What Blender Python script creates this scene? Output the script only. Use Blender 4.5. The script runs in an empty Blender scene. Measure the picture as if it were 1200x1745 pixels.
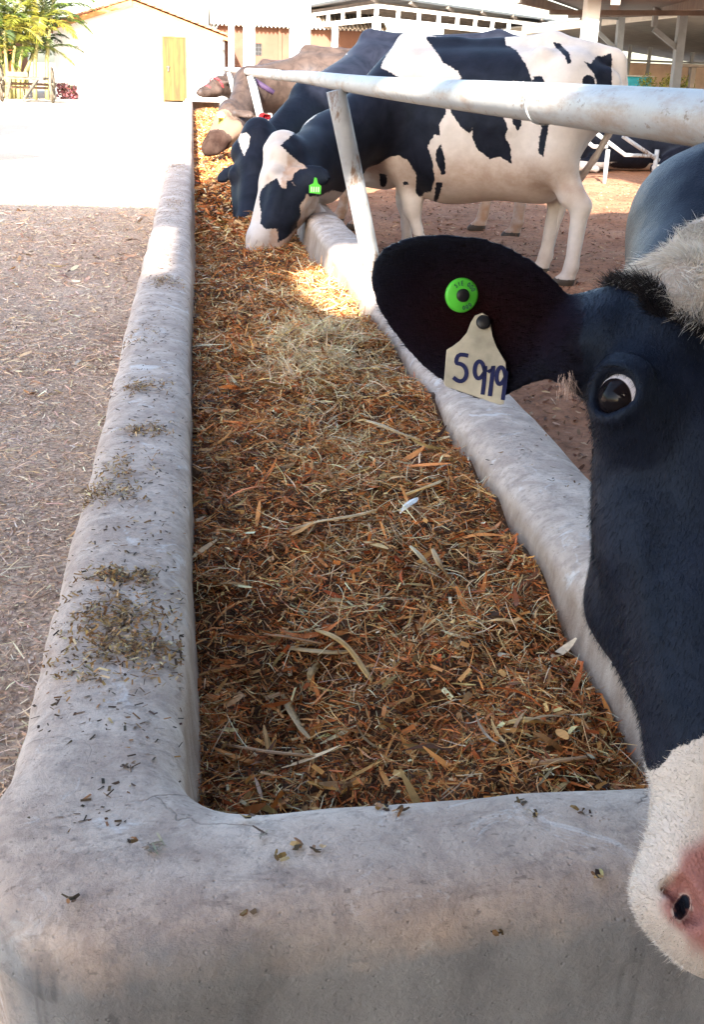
import bpy, math, random
import numpy as np
from mathutils import Vector, Matrix
random.seed(7)
RNG = np.random.default_rng(11)
sc = bpy.context.scene
C = sc.collection
R_ = math.radians

# ------------------------------------------------------------------ camera
FPX, CU, CV, HC = 1900.0, 600.0, 872.5, 1.17        # focal length in photo pixels, principal point, eye height
def nrm(v):
    v = np.array(v, float); return v / np.linalg.norm(v)
_p = np.array([328 - CU, 112 - CV, FPX])
_Y = nrm(_p)
_Z = nrm(np.cross(np.array([1, 0.038, 0.0]), _p))
if _Z[1] > 0: _Z = -_Z
_X = nrm(np.cross(_Y, _Z))
RC = np.stack([_X, _Y, _Z])                          # world = RC @ (right, down, forward)
CAM = np.array([0, 0, HC])
def at(u, v, d):
    """the place d metres deep along the lens axis seen at photo pixel u, v"""
    return CAM + RC @ (np.array([(u - CU) / FPX, (v - CV) / FPX, 1.0]) * d)
def on_z(u, v, z):
    d = RC @ np.array([u - CU, v - CV, FPX]); t = (z - HC) / d[2]; return CAM + t * d
def on_y(u, v, y):
    d = RC @ np.array([u - CU, v - CV, FPX]); t = y / d[1]; return CAM + t * d
def on_x(u, v, x):
    d = RC @ np.array([u - CU, v - CV, FPX]); t = x / d[0]; return CAM + t * d
cd = bpy.data.cameras.new("camera"); cam = bpy.data.objects.new("camera", cd); C.objects.link(cam)
cd.sensor_fit = 'VERTICAL'; cd.sensor_height = 36.0; cd.lens = FPX / 1745 * 36.0
cd.clip_start = 0.05; cd.clip_end = 2000
M = Matrix(((RC[0][0], -RC[0][1], -RC[0][2], 0), (RC[1][0], -RC[1][1], -RC[1][2], 0), (RC[2][0], -RC[2][1], -RC[2][2], HC), (0, 0, 0, 1)))
cam.matrix_world = M
sc.camera = cam

# ------------------------------------------------------------------ sky, sun, exposure
SUN_EL, SUN_K = 24.0, -0.50
COT = 1 / math.tan(R_(SUN_EL))
_az = math.asin(SUN_K / COT)                          # the light travels this far towards -X (negative: +X) while it falls
TRAV = Vector((-math.sin(_az) * math.cos(R_(SUN_EL)), math.cos(_az) * math.cos(R_(SUN_EL)), -math.sin(R_(SUN_EL))))
w = bpy.data.worlds.new("World"); sc.world = w; w.use_nodes = True
nt = w.node_tree
sky = nt.nodes.new('ShaderNodeTexSky'); sky.sky_type = 'NISHITA'; sky.sun_disc = False
sky.sun_elevation = R_(SUN_EL); sky.air_density = 1.0; sky.dust_density = 2.5; sky.ozone_density = 0.3
sky.sun_rotation = math.atan2(-TRAV.x, -TRAV.y)
nt.links.new(sky.outputs[0], nt.nodes['Background'].inputs[0])
nt.nodes['Background'].inputs[1].default_value = 0.12
ld = bpy.data.lights.new("sun", 'SUN'); ld.energy = 5.0; ld.angle = R_(0.5); ld.color = (1.0, 0.93, 0.82)
sun = bpy.data.objects.new("sun", ld); C.objects.link(sun)
sun.rotation_euler = TRAV.to_track_quat('-Z', 'Y').to_euler(); sun.location = (0, -20, 20)
sc.view_settings.view_transform = 'Standard'; sc.view_settings.look = 'None'
sc.view_settings.exposure = 2.85; sc.view_settings.gamma = 1.0
sc.render.engine = 'CYCLES'
sc.cycles.max_bounces = 8; sc.cycles.diffuse_bounces = 5; sc.cycles.use_denoising = True

# ------------------------------------------------------------------ helpers
BASE = {}
def setp(o, label=None, cat=None, group=None, kind=None):
    if label: o['label'] = label
    if cat: o['category'] = cat
    if group: o['group'] = group
    if kind: o['kind'] = kind
    return o
def thing(name, loc, label, cat, group=None):
    o = bpy.data.objects.new(name, None); C.objects.link(o); o.location = tuple(loc); o.empty_display_size = 0.1
    BASE[o] = np.array(loc, float)
    return setp(o, label, cat, group)
def mesh_obj(name, V, F, m, parent=None, smooth=True, attrs=None, cols=None):
    V = np.asarray(V, np.float64)
    b = BASE[parent] if parent is not None else np.zeros(3)
    me = bpy.data.meshes.new(name)
    if isinstance(F, np.ndarray):
        k = F.shape[1]; nf = len(F); loops = F.ravel(); tot = np.full(nf, k); start = np.arange(nf) * k
    else:
        tot = np.array([len(f) for f in F]); start = np.concatenate([[0], np.cumsum(tot)[:-1]]); loops = np.array([i for f in F for i in f]); nf = len(F)
    me.vertices.add(len(V)); me.vertices.foreach_set('co', (V - b).astype(np.float32).ravel())
    me.loops.add(len(loops)); me.loops.foreach_set('vertex_index', loops.astype(np.int32))
    me.polygons.add(nf); me.polygons.foreach_set('loop_start', start.astype(np.int32)); me.polygons.foreach_set('loop_total', tot.astype(np.int32))
    me.polygons.foreach_set('use_smooth', np.full(nf, bool(smooth)))
    me.update(calc_edges=True); me.validate()
    for k, a in (attrs or {}).items():
        at_ = me.attributes.new(k, 'FLOAT', 'POINT'); at_.data.foreach_set('value', np.asarray(a, np.float32))
    if cols is not None:
        at_ = me.color_attributes.new('tint', 'FLOAT_COLOR', 'POINT')
        at_.data.foreach_set('color', np.concatenate([cols, np.ones((len(cols), 1))], 1).astype(np.float32).ravel())
    if m is not None: me.materials.append(m)
    o = bpy.data.objects.new(name, me); C.objects.link(o)
    if parent is not None: o.parent = parent
    BASE[o] = b
    return o
class MB:
    """collects shapes and links them as ONE mesh"""
    def __init__(s): s.v = []; s.f = []; s.n = 0
    def add(s, V, F):
        V = np.asarray(V, float); s.v.append(V); s.f += [[i + s.n for i in f] for f in F]; s.n += len(V); return s
    def box(s, c, d, rz=0.0, bev=0.0, rot=None):
        x, y, z = np.array(d, float) / 2
        if bev > 0:
            bm_v = []; 
            b = min(bev, x * .9, y * .9, z * .9)
            idx = {}
            for sx in (-1, 1):
                for sy in (-1, 1):
                    for sz in (-1, 1):
                        for ax in range(3):
                            p = [sx * (x - b), sy * (y - b), sz * (z - b)]; p[ax] = (sx * x, sy * y, sz * z)[ax]
                            idx[sx, sy, sz, ax] = len(bm_v); bm_v.append(p)
            F = []
            def q(*a): F.append([idx[k] for k in a])
            for t in (-1, 1):
                l = [(t, -1, -1, 0), (t, 1, -1, 0), (t, 1, 1, 0), (t, -1, 1, 0)]; q(*(l if t > 0 else l[::-1]))
                l = [(-1, t, -1, 1), (-1, t, 1, 1), (1, t, 1, 1), (1, t, -1, 1)]; q(*(l if t > 0 else l[::-1]))
                l = [(-1, -1, t, 2), (1, -1, t, 2), (1, 1, t, 2), (-1, 1, t, 2)]; q(*(l if t > 0 else l[::-1]))
            for i in (-1, 1):
                for j in (-1, 1):
                    q((i, j, -1, 0), (i, j, -1, 1), (i, j, 1, 1), (i, j, 1, 0)) if i * j < 0 else q((i, j, 1, 0), (i, j, 1, 1), (i, j, -1, 1), (i, j, -1, 0))
                    q((-1, i, j, 1), (-1, i, j, 2), (1, i, j, 2), (1, i, j, 1)) if i * j < 0 else q((1, i, j, 1), (1, i, j, 2), (-1, i, j, 2), (-1, i, j, 1))
                    q((i, -1, j, 2), (i, -1, j, 0), (i, 1, j, 0), (i, 1, j, 2)) if i * j < 0 else q((i, 1, j, 2), (i, 1, j, 0), (i, -1, j, 0), (i, -1, j, 2))
                    for k in (-1, 1):
                        l = [(i, j, k, 0), (i, j, k, 1), (i, j, k, 2)]; q(*(l if i * j * k > 0 else l[::-1]))
            V = np.array(bm_v)
        else:
            V = np.array([[a, b, c_] for a in (-x, x) for b in (-y, y) for c_ in (-z, z)])
            F = [[0, 1, 3, 2], [4, 6, 7, 5], [0, 4, 5, 1], [2, 3, 7, 6], [0, 2, 6, 4], [1, 5, 7, 3]]
        if rz:
            c_, s_ = math.cos(rz), math.sin(rz); V = V @ np.array([[c_, s_, 0], [-s_, c_, 0], [0, 0, 1]])
        if rot is not None: V = V @ np.array(rot).T
        return s.add(V + np.array(c, float), F)
    def beam(s, a, b, wd, ht):
        """a square bar from a to b"""
        a = np.array(a, float); b = np.array(b, float); d = nrm(b - a)
        up = np.array([0, 0, 1.]) if abs(d[2]) < .95 else np.array([1., 0, 0])
        r = nrm(np.cross(d, up)); u = np.cross(r, d)
        V = [p + r * i * wd / 2 + u * j * ht / 2 for p in (a, b) for i, j in ((-1, -1), (1, -1), (1, 1), (-1, 1))]
        return s.add(V, [[3, 2, 1, 0], [4, 5, 6, 7], [0, 1, 5, 4], [1, 2, 6, 5], [2, 3, 7, 6], [3, 0, 4, 7]])
    def tube(s, pts, rad, n=12, cap=True):
        pts = np.array(pts, float); m = len(pts); rad = np.broadcast_to(np.array(rad, float), (m,))
        V = []; up = None
        for i in range(m):
            d = nrm(pts[min(i + 1, m - 1)] - pts[max(i - 1, 0)])
            if up is None: up = np.array([0, 0, 1.]) if abs(d[2]) < .9 else np.array([1., 0, 0])
            r = nrm(np.cross(d, up)); u = np.cross(r, d); up = u
            for k in range(n):
                t = 2 * math.pi * k / n; V.append(pts[i] + rad[i] * (r * math.cos(t) + u * math.sin(t)))
        F = [[i * n + k, i * n + (k + 1) % n, (i + 1) * n + (k + 1) % n, (i + 1) * n + k] for i in range(m - 1) for k in range(n)]
        if cap: F += [[k for k in range(n)][::-1], [(m - 1) * n + k for k in range(n)]]
        return s.add(V, F)
    def disc(s, c, nr, r, t, n=28, hole=0.0):
        """a round plate (or ring) of thickness t"""
        nr = nrm(nr); up = np.array([0, 0, 1.]) if abs(nr[2]) < .9 else np.array([1., 0, 0])
        e1 = nrm(np.cross(up, nr)); e2 = np.cross(nr, e1); c = np.array(c, float)
        b = min(t, r) * .3
        prof = [(hole, -t / 2), (r - b, -t / 2), (r, -t / 2 + b), (r, t / 2 - b), (r - b, t / 2), (hole, t / 2)]
        if hole == 0: prof[0] = (1e-5, -t / 2); prof[-1] = (1e-5, t / 2)
        V = [c + e1 * math.cos(2 * math.pi * k / n) * p[0] + e2 * math.sin(2 * math.pi * k / n) * p[0] + nr * p[1] for p in prof for k in range(n)]
        m = len(prof); F = [[i * n + k, i * n + (k + 1) % n, (i + 1) % m * n + (k + 1) % n, (i + 1) % m * n + k] for i in range(m if hole else m - 1) for k in range(n)]
        return s.add(V, F)
    def extrude(s, poly, o, e1, e2, t):
        """an outline in the plane e1, e2 given the thickness t"""
        e1 = np.array(e1, float); e2 = np.array(e2, float); nr = nrm(np.cross(e1, e2)); n = len(poly)
        V = [np.array(o) + e1 * p[0] + e2 * p[1] + nr * h for h in (-t / 2, t / 2) for p in poly]
        return s.add(V, [list(range(n))[::-1], [n + i for i in range(n)]] + [[i, (i + 1) % n, n + (i + 1) % n, n + i] for i in range(n)])
    def ribbon(s, pts, wd, nr):
        pts = np.array(pts, float); m = len(pts); wd = np.broadcast_to(np.array(wd, float), (m,)); nr = nrm(nr); V = []
        for i in range(m):
            d = nrm(pts[min(i + 1, m - 1)] - pts[max(i - 1, 0)]); r = nrm(np.cross(d, nr)); V += [pts[i] - r * wd[i] / 2, pts[i] + r * wd[i] / 2]
        return s.add(V, [[2 * i, 2 * i + 1, 2 * i + 3, 2 * i + 2] for i in range(m - 1)])
    def build(s, name, m, parent=None, smooth=False, **k):
        return mesh_obj(name, np.concatenate(s.v), s.f, m, parent, smooth, **k)
def vnoise(P, scale, seed=0):
    """value noise in -1..1 at points P"""
    Q = np.asarray(P, float) * scale + seed * 17.31; I = np.floor(Q).astype(np.int64); f = Q - I; f = f * f * (3 - 2 * f)
    out = 0
    for dx in (0, 1):
        for dy in (0, 1):
            for dz in (0, 1):
                h = (I[:, 0] + dx) * 374761393 + (I[:, 1] + dy) * 668265263 + (I[:, 2] + dz) * 2147483647 + seed * 974711
                h = (h ^ (h >> 13)) * 1274126177; h = (h ^ (h >> 16)) & 0xffff
                out = out + (h / 32767.5 - 1) * (f[:, 0] if dx else 1 - f[:, 0]) * (f[:, 1] if dy else 1 - f[:, 1]) * (f[:, 2] if dz else 1 - f[:, 2])
    return out
def sd_poly(P, poly):
    """signed distance (negative inside) of 2-D points to a polygon"""
    P = np.asarray(P, np.float64); poly = np.asarray(poly, np.float64); d = np.full(len(P), 1e18); s = np.ones(len(P))
    for i in range(len(poly)):
        a = poly[i]; b = poly[i - 1]; e = b - a; wv = P - a
        t = np.clip((wv @ e) / max(e @ e, 1e-12), 0, 1); q = wv - t[:, None] * e; d = np.minimum(d, (q * q).sum(1))
        c1 = P[:, 1] >= a[1]; c2 = P[:, 1] < b[1]; c3 = e[0] * wv[:, 1] > e[1] * wv[:, 0]
        s = np.where((c1 & c2 & c3) | (~c1 & ~c2 & ~c3), -s, s)
    return s * np.sqrt(d)
def to_px(V):
    c = (np.asarray(V) - CAM) @ RC
    return np.stack([CU + FPX * c[:, 0] / c[:, 2], CV + FPX * c[:, 1] / c[:, 2]], 1)

# ------------------------------------------------------------------ materials
class NT:
    def __init__(s, name):
        s.m = bpy.data.materials.new(name); s.m.use_nodes = True; s.t = s.m.node_tree; s.b = s.t.nodes['Principled BSDF']
    def n(s, typ, **k):
        o = s.t.nodes.new('ShaderNode' + typ)
        for a, v in k.items(): setattr(o, a, v)
        return o
    def l(s, a, b): s.t.links.new(a, b)
    def coord(s, obj=True): return s.n('TexCoord').outputs['Object']
    def mapping(s, sc_=(1, 1, 1)):
        m = s.n('Mapping'); m.inputs['Scale'].default_value = sc_; s.l(s.coord(), m.inputs[0]); return m.outputs[0]
    def noise(s, scale, detail=4, rough=.55, vec=None, dist=0.0):
        o = s.n('TexNoise'); o.inputs['Scale'].default_value = scale; o.inputs['Detail'].default_value = detail; o.inputs['Roughness'].default_value = rough; o.inputs['Distortion'].default_value = dist
        s.l(vec if vec is not None else s.coord(), o.inputs['Vector']); return o.outputs['Fac']
    def voro(s, scale, vec=None, feat='F1', out='Distance'):
        o = s.n('TexVoronoi', feature=feat); o.inputs['Scale'].default_value = scale
        s.l(vec if vec is not None else s.coord(), o.inputs['Vector']); return o.outputs[out]
    def ramp(s, fac, stops, interp='LINEAR'):
        o = s.n('ValToRGB'); o.color_ramp.interpolation = interp; e = o.color_ramp.elements
        while len(e) < len(stops): e.new(.5)
        for i, (p, c) in enumerate(stops):
            e[i].position = p; e[i].color = (c if isinstance(c, tuple) else (c, c, c)) + (1,)
        s.l(fac, o.inputs[0]); return o.outputs[0]
    def mix(s, fac, a, b, mode='MIX'):
        o = s.n('Mix', data_type='RGBA', blend_type=mode)
        for sock, v in ((o.inputs[0], fac), (o.inputs[6], a), (o.inputs[7], b)):
            if hasattr(v, 'is_linked') or hasattr(v, 'links'): s.l(v, sock)
            elif isinstance(v, tuple): sock.default_value = v + (1,)
            else: sock.default_value = v
        return o.outputs[2]
    def math(s, op, a, b=0.0, clamp=False):
        o = s.n('Math', operation=op); o.use_clamp = clamp
        for sock, v in ((o.inputs[0], a), (o.inputs[1], b)):
            if hasattr(v, 'links'): s.l(v, sock)
            else: sock.default_value = v
        return o.outputs[0]
    def attr(s, name, out='Fac'):
        o = s.n('Attribute'); o.attribute_name = name; return o.outputs[out]
    def sep(s):
        o = s.n('SeparateXYZ'); g = s.n('NewGeometry'); s.l(g.outputs['Position'], o.inputs[0]); return o.outputs
    def bump(s, h, dist=.01, strength=1.0, prev=None):
        o = s.n('Bump'); o.inputs['Distance'].default_value = dist; o.inputs['Strength'].default_value = strength; s.l(h, o.inputs['Height'])
        if prev is not None: s.l(prev, o.inputs['Normal'])
        s.l(o.outputs[0], s.b.inputs['Normal']); return o.outputs[0]
    def out(s, col, rough=.8, spec=.3):
        if isinstance(col, tuple): s.b.inputs['Base Color'].default_value = col + (1,)
        else: s.l(col, s.b.inputs['Base Color'])
        if hasattr(rough, 'links'): s.l(rough, s.b.inputs['Roughness'])
        else: s.b.inputs['Roughness'].default_value = rough
        s.b.inputs['Specular IOR Level'].default_value = spec
        return s.m
def plain(name, col, rough=.7, spec=.3, var=.18, scale=9.0, metal=0.0, bump=.0):
    t = NT(name); c = np.array(col)
    f = t.noise(scale, 5, .6)
    t.out(t.ramp(f, [(.3, tuple(c * (1 - var))), (.7, tuple(np.minimum(c * (1 + var), .95)))]), rough, spec)
    t.b.inputs['Metallic'].default_value = metal
    if bump: t.bump(t.noise(scale * 4, 4), bump)
    return t.m
# ---- concrete, earth, metal
def m_concrete():
    t = NT("concrete"); X, Y, Z = t.sep()
    big = t.noise(3.2, 6, .6); fine = t.noise(55, 6, .7); mid = t.noise(13, 6, .65, dist=.6)
    base = t.ramp(big, [(.3, (.44, .345, .285)), (.52, (.57, .465, .395)), (.75, (.65, .55, .475))])
    base = t.mix(t.ramp(mid, [(.40, 0.0), (.62, .75)]), base, (.36, .275, .23))
    base = t.mix(t.ramp(fine, [(.50, 0.0), (.68, .55)]), base, (.22, .18, .16))
    base = t.mix(t.ramp(t.noise(8.5, 7, .7, dist=1.2), [(.58, 0.0), (.66, .55)]), base, (.70, .68, .67))
    base = t.mix(t.ramp(t.noise(30, 8, .75, t.mapping((.45, 1, 1)), .8), [(.53, 0.0), (.63, .55)]), base, (.27, .215, .185))
    specks = t.ramp(t.noise(130, 3, .6, t.mapping((.55, 1, 1))), [(.63, 0.0), (.70, .45)])
    base = t.mix(specks, base, (.10, .075, .06))
    wp = t.n('Mix', data_type='VECTOR'); nz = t.n('TexNoise'); nz.inputs['Scale'].default_value = 6; nz.inputs['Detail'].default_value = 5
    t.l(t.coord(), nz.inputs['Vector']); wp.inputs[0].default_value = .22; t.l(t.coord(), wp.inputs[4]); t.l(nz.outputs['Color'], wp.inputs[5])
    ed = t.voro(4.5, wp.outputs[1], 'DISTANCE_TO_EDGE')
    crack = t.math('MULTIPLY', t.ramp(ed, [(.0, 1.0), (.006, 0.0)]), t.ramp(t.noise(3.3, 4), [(.55, 0.0), (.66, .5)]))
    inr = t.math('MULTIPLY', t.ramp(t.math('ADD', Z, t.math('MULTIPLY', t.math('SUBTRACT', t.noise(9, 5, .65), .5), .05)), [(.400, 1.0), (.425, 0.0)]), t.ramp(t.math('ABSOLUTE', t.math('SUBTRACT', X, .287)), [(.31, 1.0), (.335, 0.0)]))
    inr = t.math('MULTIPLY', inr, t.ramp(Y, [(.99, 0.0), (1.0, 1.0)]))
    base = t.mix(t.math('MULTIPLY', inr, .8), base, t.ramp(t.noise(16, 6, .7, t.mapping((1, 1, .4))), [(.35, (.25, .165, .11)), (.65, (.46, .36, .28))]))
    base = t.mix(crack, base, (.12, .10, .09))
    face_shade = t.math('ADD', Z, t.math('MULTIPLY', t.math('SUBTRACT', t.noise(7, 5, .6), .5), .16))
    low = t.math('MULTIPLY', t.ramp(face_shade, [(.385, 1.0), (.440, 0.0)]), t.ramp(Y, [(.845, 1.0), (.90, 0.0)]))  # front face's blue-grey shade, painted into the concrete colour
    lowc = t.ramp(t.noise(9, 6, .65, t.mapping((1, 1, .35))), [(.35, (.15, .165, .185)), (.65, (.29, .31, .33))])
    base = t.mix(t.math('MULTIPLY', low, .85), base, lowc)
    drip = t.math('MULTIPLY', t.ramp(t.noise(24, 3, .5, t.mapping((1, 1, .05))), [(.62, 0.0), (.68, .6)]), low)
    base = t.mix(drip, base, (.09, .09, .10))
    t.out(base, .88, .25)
    pit = t.ramp(t.voro(75), [(.0, 0.0), (.16, 1.0)]); h = t.mix(.5, t.noise(22, 8, .75), t.noise(140, 4, .7)); h = t.mix(.25, h, pit); h = t.mix(t.math('MULTIPLY', crack, .8), h, (0, 0, 0))
    t.bump(h, .007, .9); return t.m
def m_ground():
    t = NT("dry_earth"); X, Y, Z = t.sep()
    a = t.ramp(t.noise(1.1, 8, .65), [(.32, (.42, .295, .215)), (.55, (.55, .405, .305)), (.72, (.63, .49, .385))])
    a = t.mix(t.ramp(t.noise(60, 5, .7), [(.42, .0), (.64, .75)]), a, (.13, .095, .075))
    a = t.mix(t.ramp(t.noise(95, 4, .7), [(.58, .0), (.68, .7)]), a, (.55, .46, .40))
    far = t.ramp(t.math('MULTIPLY', Y, .05), [(.42, 0.0), (.60, 1.0)])
    a = t.mix(far, a, t.ramp(t.noise(.6, 6), [(.3, (.42, .36, .29)), (.7, (.52, .46, .39))]))
    t.out(a, .95, .1); t.bump(t.mix(.6, t.noise(38, 7, .75), t.voro(70)), .015, .9); return t.m
def m_pen():
    t = NT("pen_mud")
    a = t.ramp(t.noise(1.6, 8, .65), [(.3, (.26, .112, .058)), (.55, (.37, .178, .10)), (.75, (.45, .26, .16))])
    a = t.mix(t.ramp(t.noise(30, 6, .7), [(.45, .0), (.68, .7)]), a, (.11, .055, .033))
    a = t.mix(t.ramp(t.noise(75, 4, .7), [(.62, .0), (.70, .6)]), a, (.42, .31, .22))
    t.out(a, .93, .15); t.bump(t.mix(.5, t.noise(16, 8, .7), t.noise(60, 5, .7)), .03, .9); return t.m
def m_pipe():
    t = NT("worn_pipe_paint")
    a = t.ramp(t.noise(4, 6, .6, t.mapping((1, .3, 1))), [(.35, (.30, .31, .315)), (.65, (.42, .43, .435))])
    a = t.mix(t.ramp(t.noise(16, 7, .7, t.mapping((1, .25, 1))), [(.50, 0.0), (.64, .8)]), a, (.24, .18, .14))
    a = t.mix(t.ramp(t.noise(60, 5, .7, t.mapping((1, .5, 1))), [(.60, 0.0), (.67, .85)]), a, (.14, .09, .06))
    t.out(a, .5, .35); t.bump(t.noise(30, 6, .6), .002, .7); return t.m
def m_post():
    t = NT("rusty_post_paint")
    a = t.ramp(t.noise(6, 6, .6), [(.35, (.22, .225, .23)), (.65, (.34, .345, .35))])
    a = t.mix(t.ramp(t.noise(11, 7, .72, t.mapping((1, 1, .35))), [(.55, 0.0), (.62, .95)]), a, (.13, .075, .045))
    t.out(a, .6, .3); t.bump(t.noise(26, 6, .6), .003, .8); return t.m
def m_tint(name, rough=.75, spec=.2, trans=.0):
    t = NT(name); c = t.attr('tint', 'Color'); t.out(t.mix(t.ramp(t.noise(120, 4, .6), [(.3, 0.0), (.7, .55)]), c, t.mix(1.0, c, (.45, .4, .36), 'MULTIPLY')), rough, spec); return t.m
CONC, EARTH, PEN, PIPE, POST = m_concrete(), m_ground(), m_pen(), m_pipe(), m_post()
STRAW = m_tint("dry_straw"); HUSK = m_tint("husk_leaf", .55, .3)
WHITE_STEEL = plain("white_steel", (.74, .75, .76), .55, .3, .06, 3.0)
GREY_STEEL = plain("grey_steel", (.21, .215, .22), .6, .3, .15, 4.0)
SHEET = plain("weathered_sheet", (.11, .095, .085), .7, .3, .3, 2.5)

# ------------------------------------------------------------------ ground
def sheet(name, xs, ys, zf, m):
    gx, gy = np.meshgrid(xs, ys, indexing='ij'); nx, ny = gx.shape
    V = np.stack([gx.ravel(), gy.ravel(), zf(gx.ravel(), gy.ravel())], 1)
    i = np.arange(nx * ny).reshape(nx, ny)
    F = np.stack([i[:-1, :-1].ravel(), i[1:, :-1].ravel(), i[1:, 1:].ravel(), i[:-1, 1:].ravel()], 1)
    return mesh_obj(name, V, F, m)
def steps(*seg):
    out = [seg[0][0]]
    for a, b, d in seg: out += list(np.linspace(a, b, max(2, int(round((b - a) / d)) + 1))[1:])
    return np.array(out)
def gz(x, y):
    P = np.stack([x, y, 0 * x], 1); k = np.clip((12 - np.hypot(x, y)) / 4, 0, 1) * np.clip(1.3 - np.abs(x + 1) * .12, 0, 1)
    return k * (.012 * vnoise(P, 2.2, 1) + .006 * vnoise(P, 9, 2)) - .012
g = sheet("ground", np.concatenate([[-600, -200, -60, -20, -8], steps((-4, .3, .05)), [.8, 4, 10, 20, 60, 200, 600]]), np.concatenate([[-600, -100, -20, -5], steps((-1, 11, .06)), [12, 16, 25, 40, 60, 100, 200, 600]]), gz, EARTH)
setp(g, kind='structure')
def pz(x, y):
    P = np.stack([x, y, 0 * x], 1); e = np.clip(np.minimum(np.minimum(x - .70, 12 - x), np.minimum(y + 3, 24 - y)) / .5, 0, 1)
    return .004 + e * (.014 + .028 * vnoise(P, 1.7, 3) + .022 * np.abs(vnoise(P, 5, 4)) + .011 * vnoise(P, 13, 5))
pf = sheet("pen_floor", steps((.70, 6, .045), (6, 12, .2)), steps((-3, 0, .3), (0, 12, .05), (12, 24, .15)), pz, PEN)
setp(pf, kind='structure')

# ------------------------------------------------------------------ the feed trough
XI0, XI1, YI0, YI1 = -.017, .59, 1.012, 27.0       # inner faces and ends
RIM = .20
def dome(o): return .385 + .065 * np.clip(1 - np.abs((np.asarray(o, float) - .1) / .1) ** 2.7, 0, 1) ** (1 / 2.7)
def trough():
    prof = [(-.10, .05), (-.05, .12), (-.018, .24), (-.005, .33), (0, .385)]
    prof += [(.1 - .1 * math.copysign(abs(math.cos(a)) ** (2 / 2.7), math.cos(a)), .385 + .065 * math.sin(a) ** (2 / 2.7)) for a in np.linspace(0, math.pi, 25)[1:-1]]
    prof += [(.2, .38), (.2, .365), (.196, .35), (.194, .25), (.196, .12), (.2, -.03)]
    prof = np.array(prof)
    r = .075; path = []
    for y in steps((1.6, 27, .09))[::-1]: path.append((XI0, y, -1, 0))
    for y in steps((YI0 + r, 1.6, .025))[::-1][1:-1]: path.append((XI0, y, -1, 0))
    for a in np.linspace(0, math.pi / 2, 10): path.append((XI0 + r - r * math.cos(a), YI0 + r - r * math.sin(a), -math.cos(a), -math.sin(a)))
    for x in steps((XI0 + r, XI1 - r, .025))[1:-1]: path.append((x, YI0, 0, -1))
    for a in np.linspace(math.pi / 2, 0, 10): path.append((XI1 - r + r * math.cos(a), YI0 + r - r * math.sin(a), math.cos(a), -math.sin(a)))
    for y in steps((YI0 + r, 1.6, .025))[1:-1]: path.append((XI1, y, 1, 0))
    for y in steps((1.6, 27, .09)): path.append((XI1, y, 1, 0))
    path = np.array(path); n, m = len(path), len(prof)
    V = np.zeros((n, m, 3))
    sq = 2 * np.abs(path[:, 2:3] * path[:, 3:4]); off = prof[None, :, 0] * (1 + .30 * sq * np.clip(prof[None, :, 0] / .2, 0, 1))   # the outer corner is squarer than the inner one
    V[:, :, 0] = path[:, 0:1] + path[:, 2:3] * off; V[:, :, 1] = path[:, 1:2] + path[:, 3:4] * off; V[:, :, 2] = prof[None, :, 1]
    V = V.reshape(-1, 3); nr = np.zeros((n, m, 3)); pn = np.gradient(prof, axis=0); pn = np.stack([-pn[:, 1], pn[:, 0]], 1); pn /= np.linalg.norm(pn, axis=1, keepdims=True)
    nr[:, :, 0] = path[:, 2:3] * pn[:, 0]; nr[:, :, 1] = path[:, 3:4] * pn[:, 0]; nr[:, :, 2] = pn[:, 1]; nr = nr.reshape(-1, 3)
    V += nr * (.0045 * vnoise(V, 5, 6) + .0028 * vnoise(V, 14, 7) + .0016 * vnoise(V, 38, 8))[:, None]
    i = np.arange(n * m).reshape(n, m)
    F = np.stack([i[:-1, :-1].ravel(), i[:-1, 1:].ravel(), i[1:, 1:].ravel(), i[1:, :-1].ravel()], 1)
    F = [list(f) for f in F]; nv = len(V)
    V = np.concatenate([V, [[XI0 - .02, YI0 - .02, .06], [XI1 + .02, YI0 - .02, .06], [XI1 + .02, YI1, .06], [XI0 - .02, YI1, .06]]]); F.append([nv, nv + 1, nv + 2, nv + 3])
    b = MB(); b.add(V, F)
    b.box((.287, YI1 + .08, .22), (1.02, .16, .50), bev=.05)                 # the far end wall
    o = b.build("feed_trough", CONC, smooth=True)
    return setp(o, "long grey concrete feed trough with rounded rims, filled with brown silage", "feed trough")
trough()

# ------------------------------------------------------------------ shed roof over the near end (out of the picture) with gaps the sun comes through
ZR = 4.5
def up(p): return (p[0] + SUN_K * (ZR - p[2]), p[1] - (COT * math.cos(0) ** 1) * math.sqrt(max(1 - (SUN_K / COT) ** 2, 0)) * (ZR - p[2]))
def gap(px, z=None, x=None): return np.array([up(on_z(u, v, z) if x is None else on_x(u, v, x)) for u, v in px])
def slot(y0, y1, x, z, sk=0.0):
    a, b_, wd = up((x, y0, z)), up((x, y1, z)), .12; return np.array([(a[0] - wd, a[1]), (a[0] + wd, a[1] + sk), (b_[0] + wd, b_[1] + sk), (b_[0] - wd, b_[1])])
GAPS = [gap([(240, 470), (258, 385), (298, 388), (290, 462)], z=.448),                              # on the left rim
        gap([(508, 462), (560, 452), (640, 445), (655, 545), (575, 552), (525, 520)], z=.33),       # on the feed and the right rim
        slot(3.44, 2.70, .565, 1.13), slot(2.30, 1.62, .565, 1.13, .30),   # on the rail
        gap([(922, 288), (1000, 300), (1100, 318), (1085, 362), (990, 372), (925, 352)], z=.0), gap([(570, 338), (598, 330), (604, 365), (580, 360)], z=.0)]
OUTER = np.array([up((x, y, 0)) for x, y in [(-2.1, -26), (-2.1, 10.33), (.75, 10.36), (1.0, 10.75), (3.2, 10.8), (3.4, 16.6), (17, 16.6), (17, -26)]])
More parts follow.
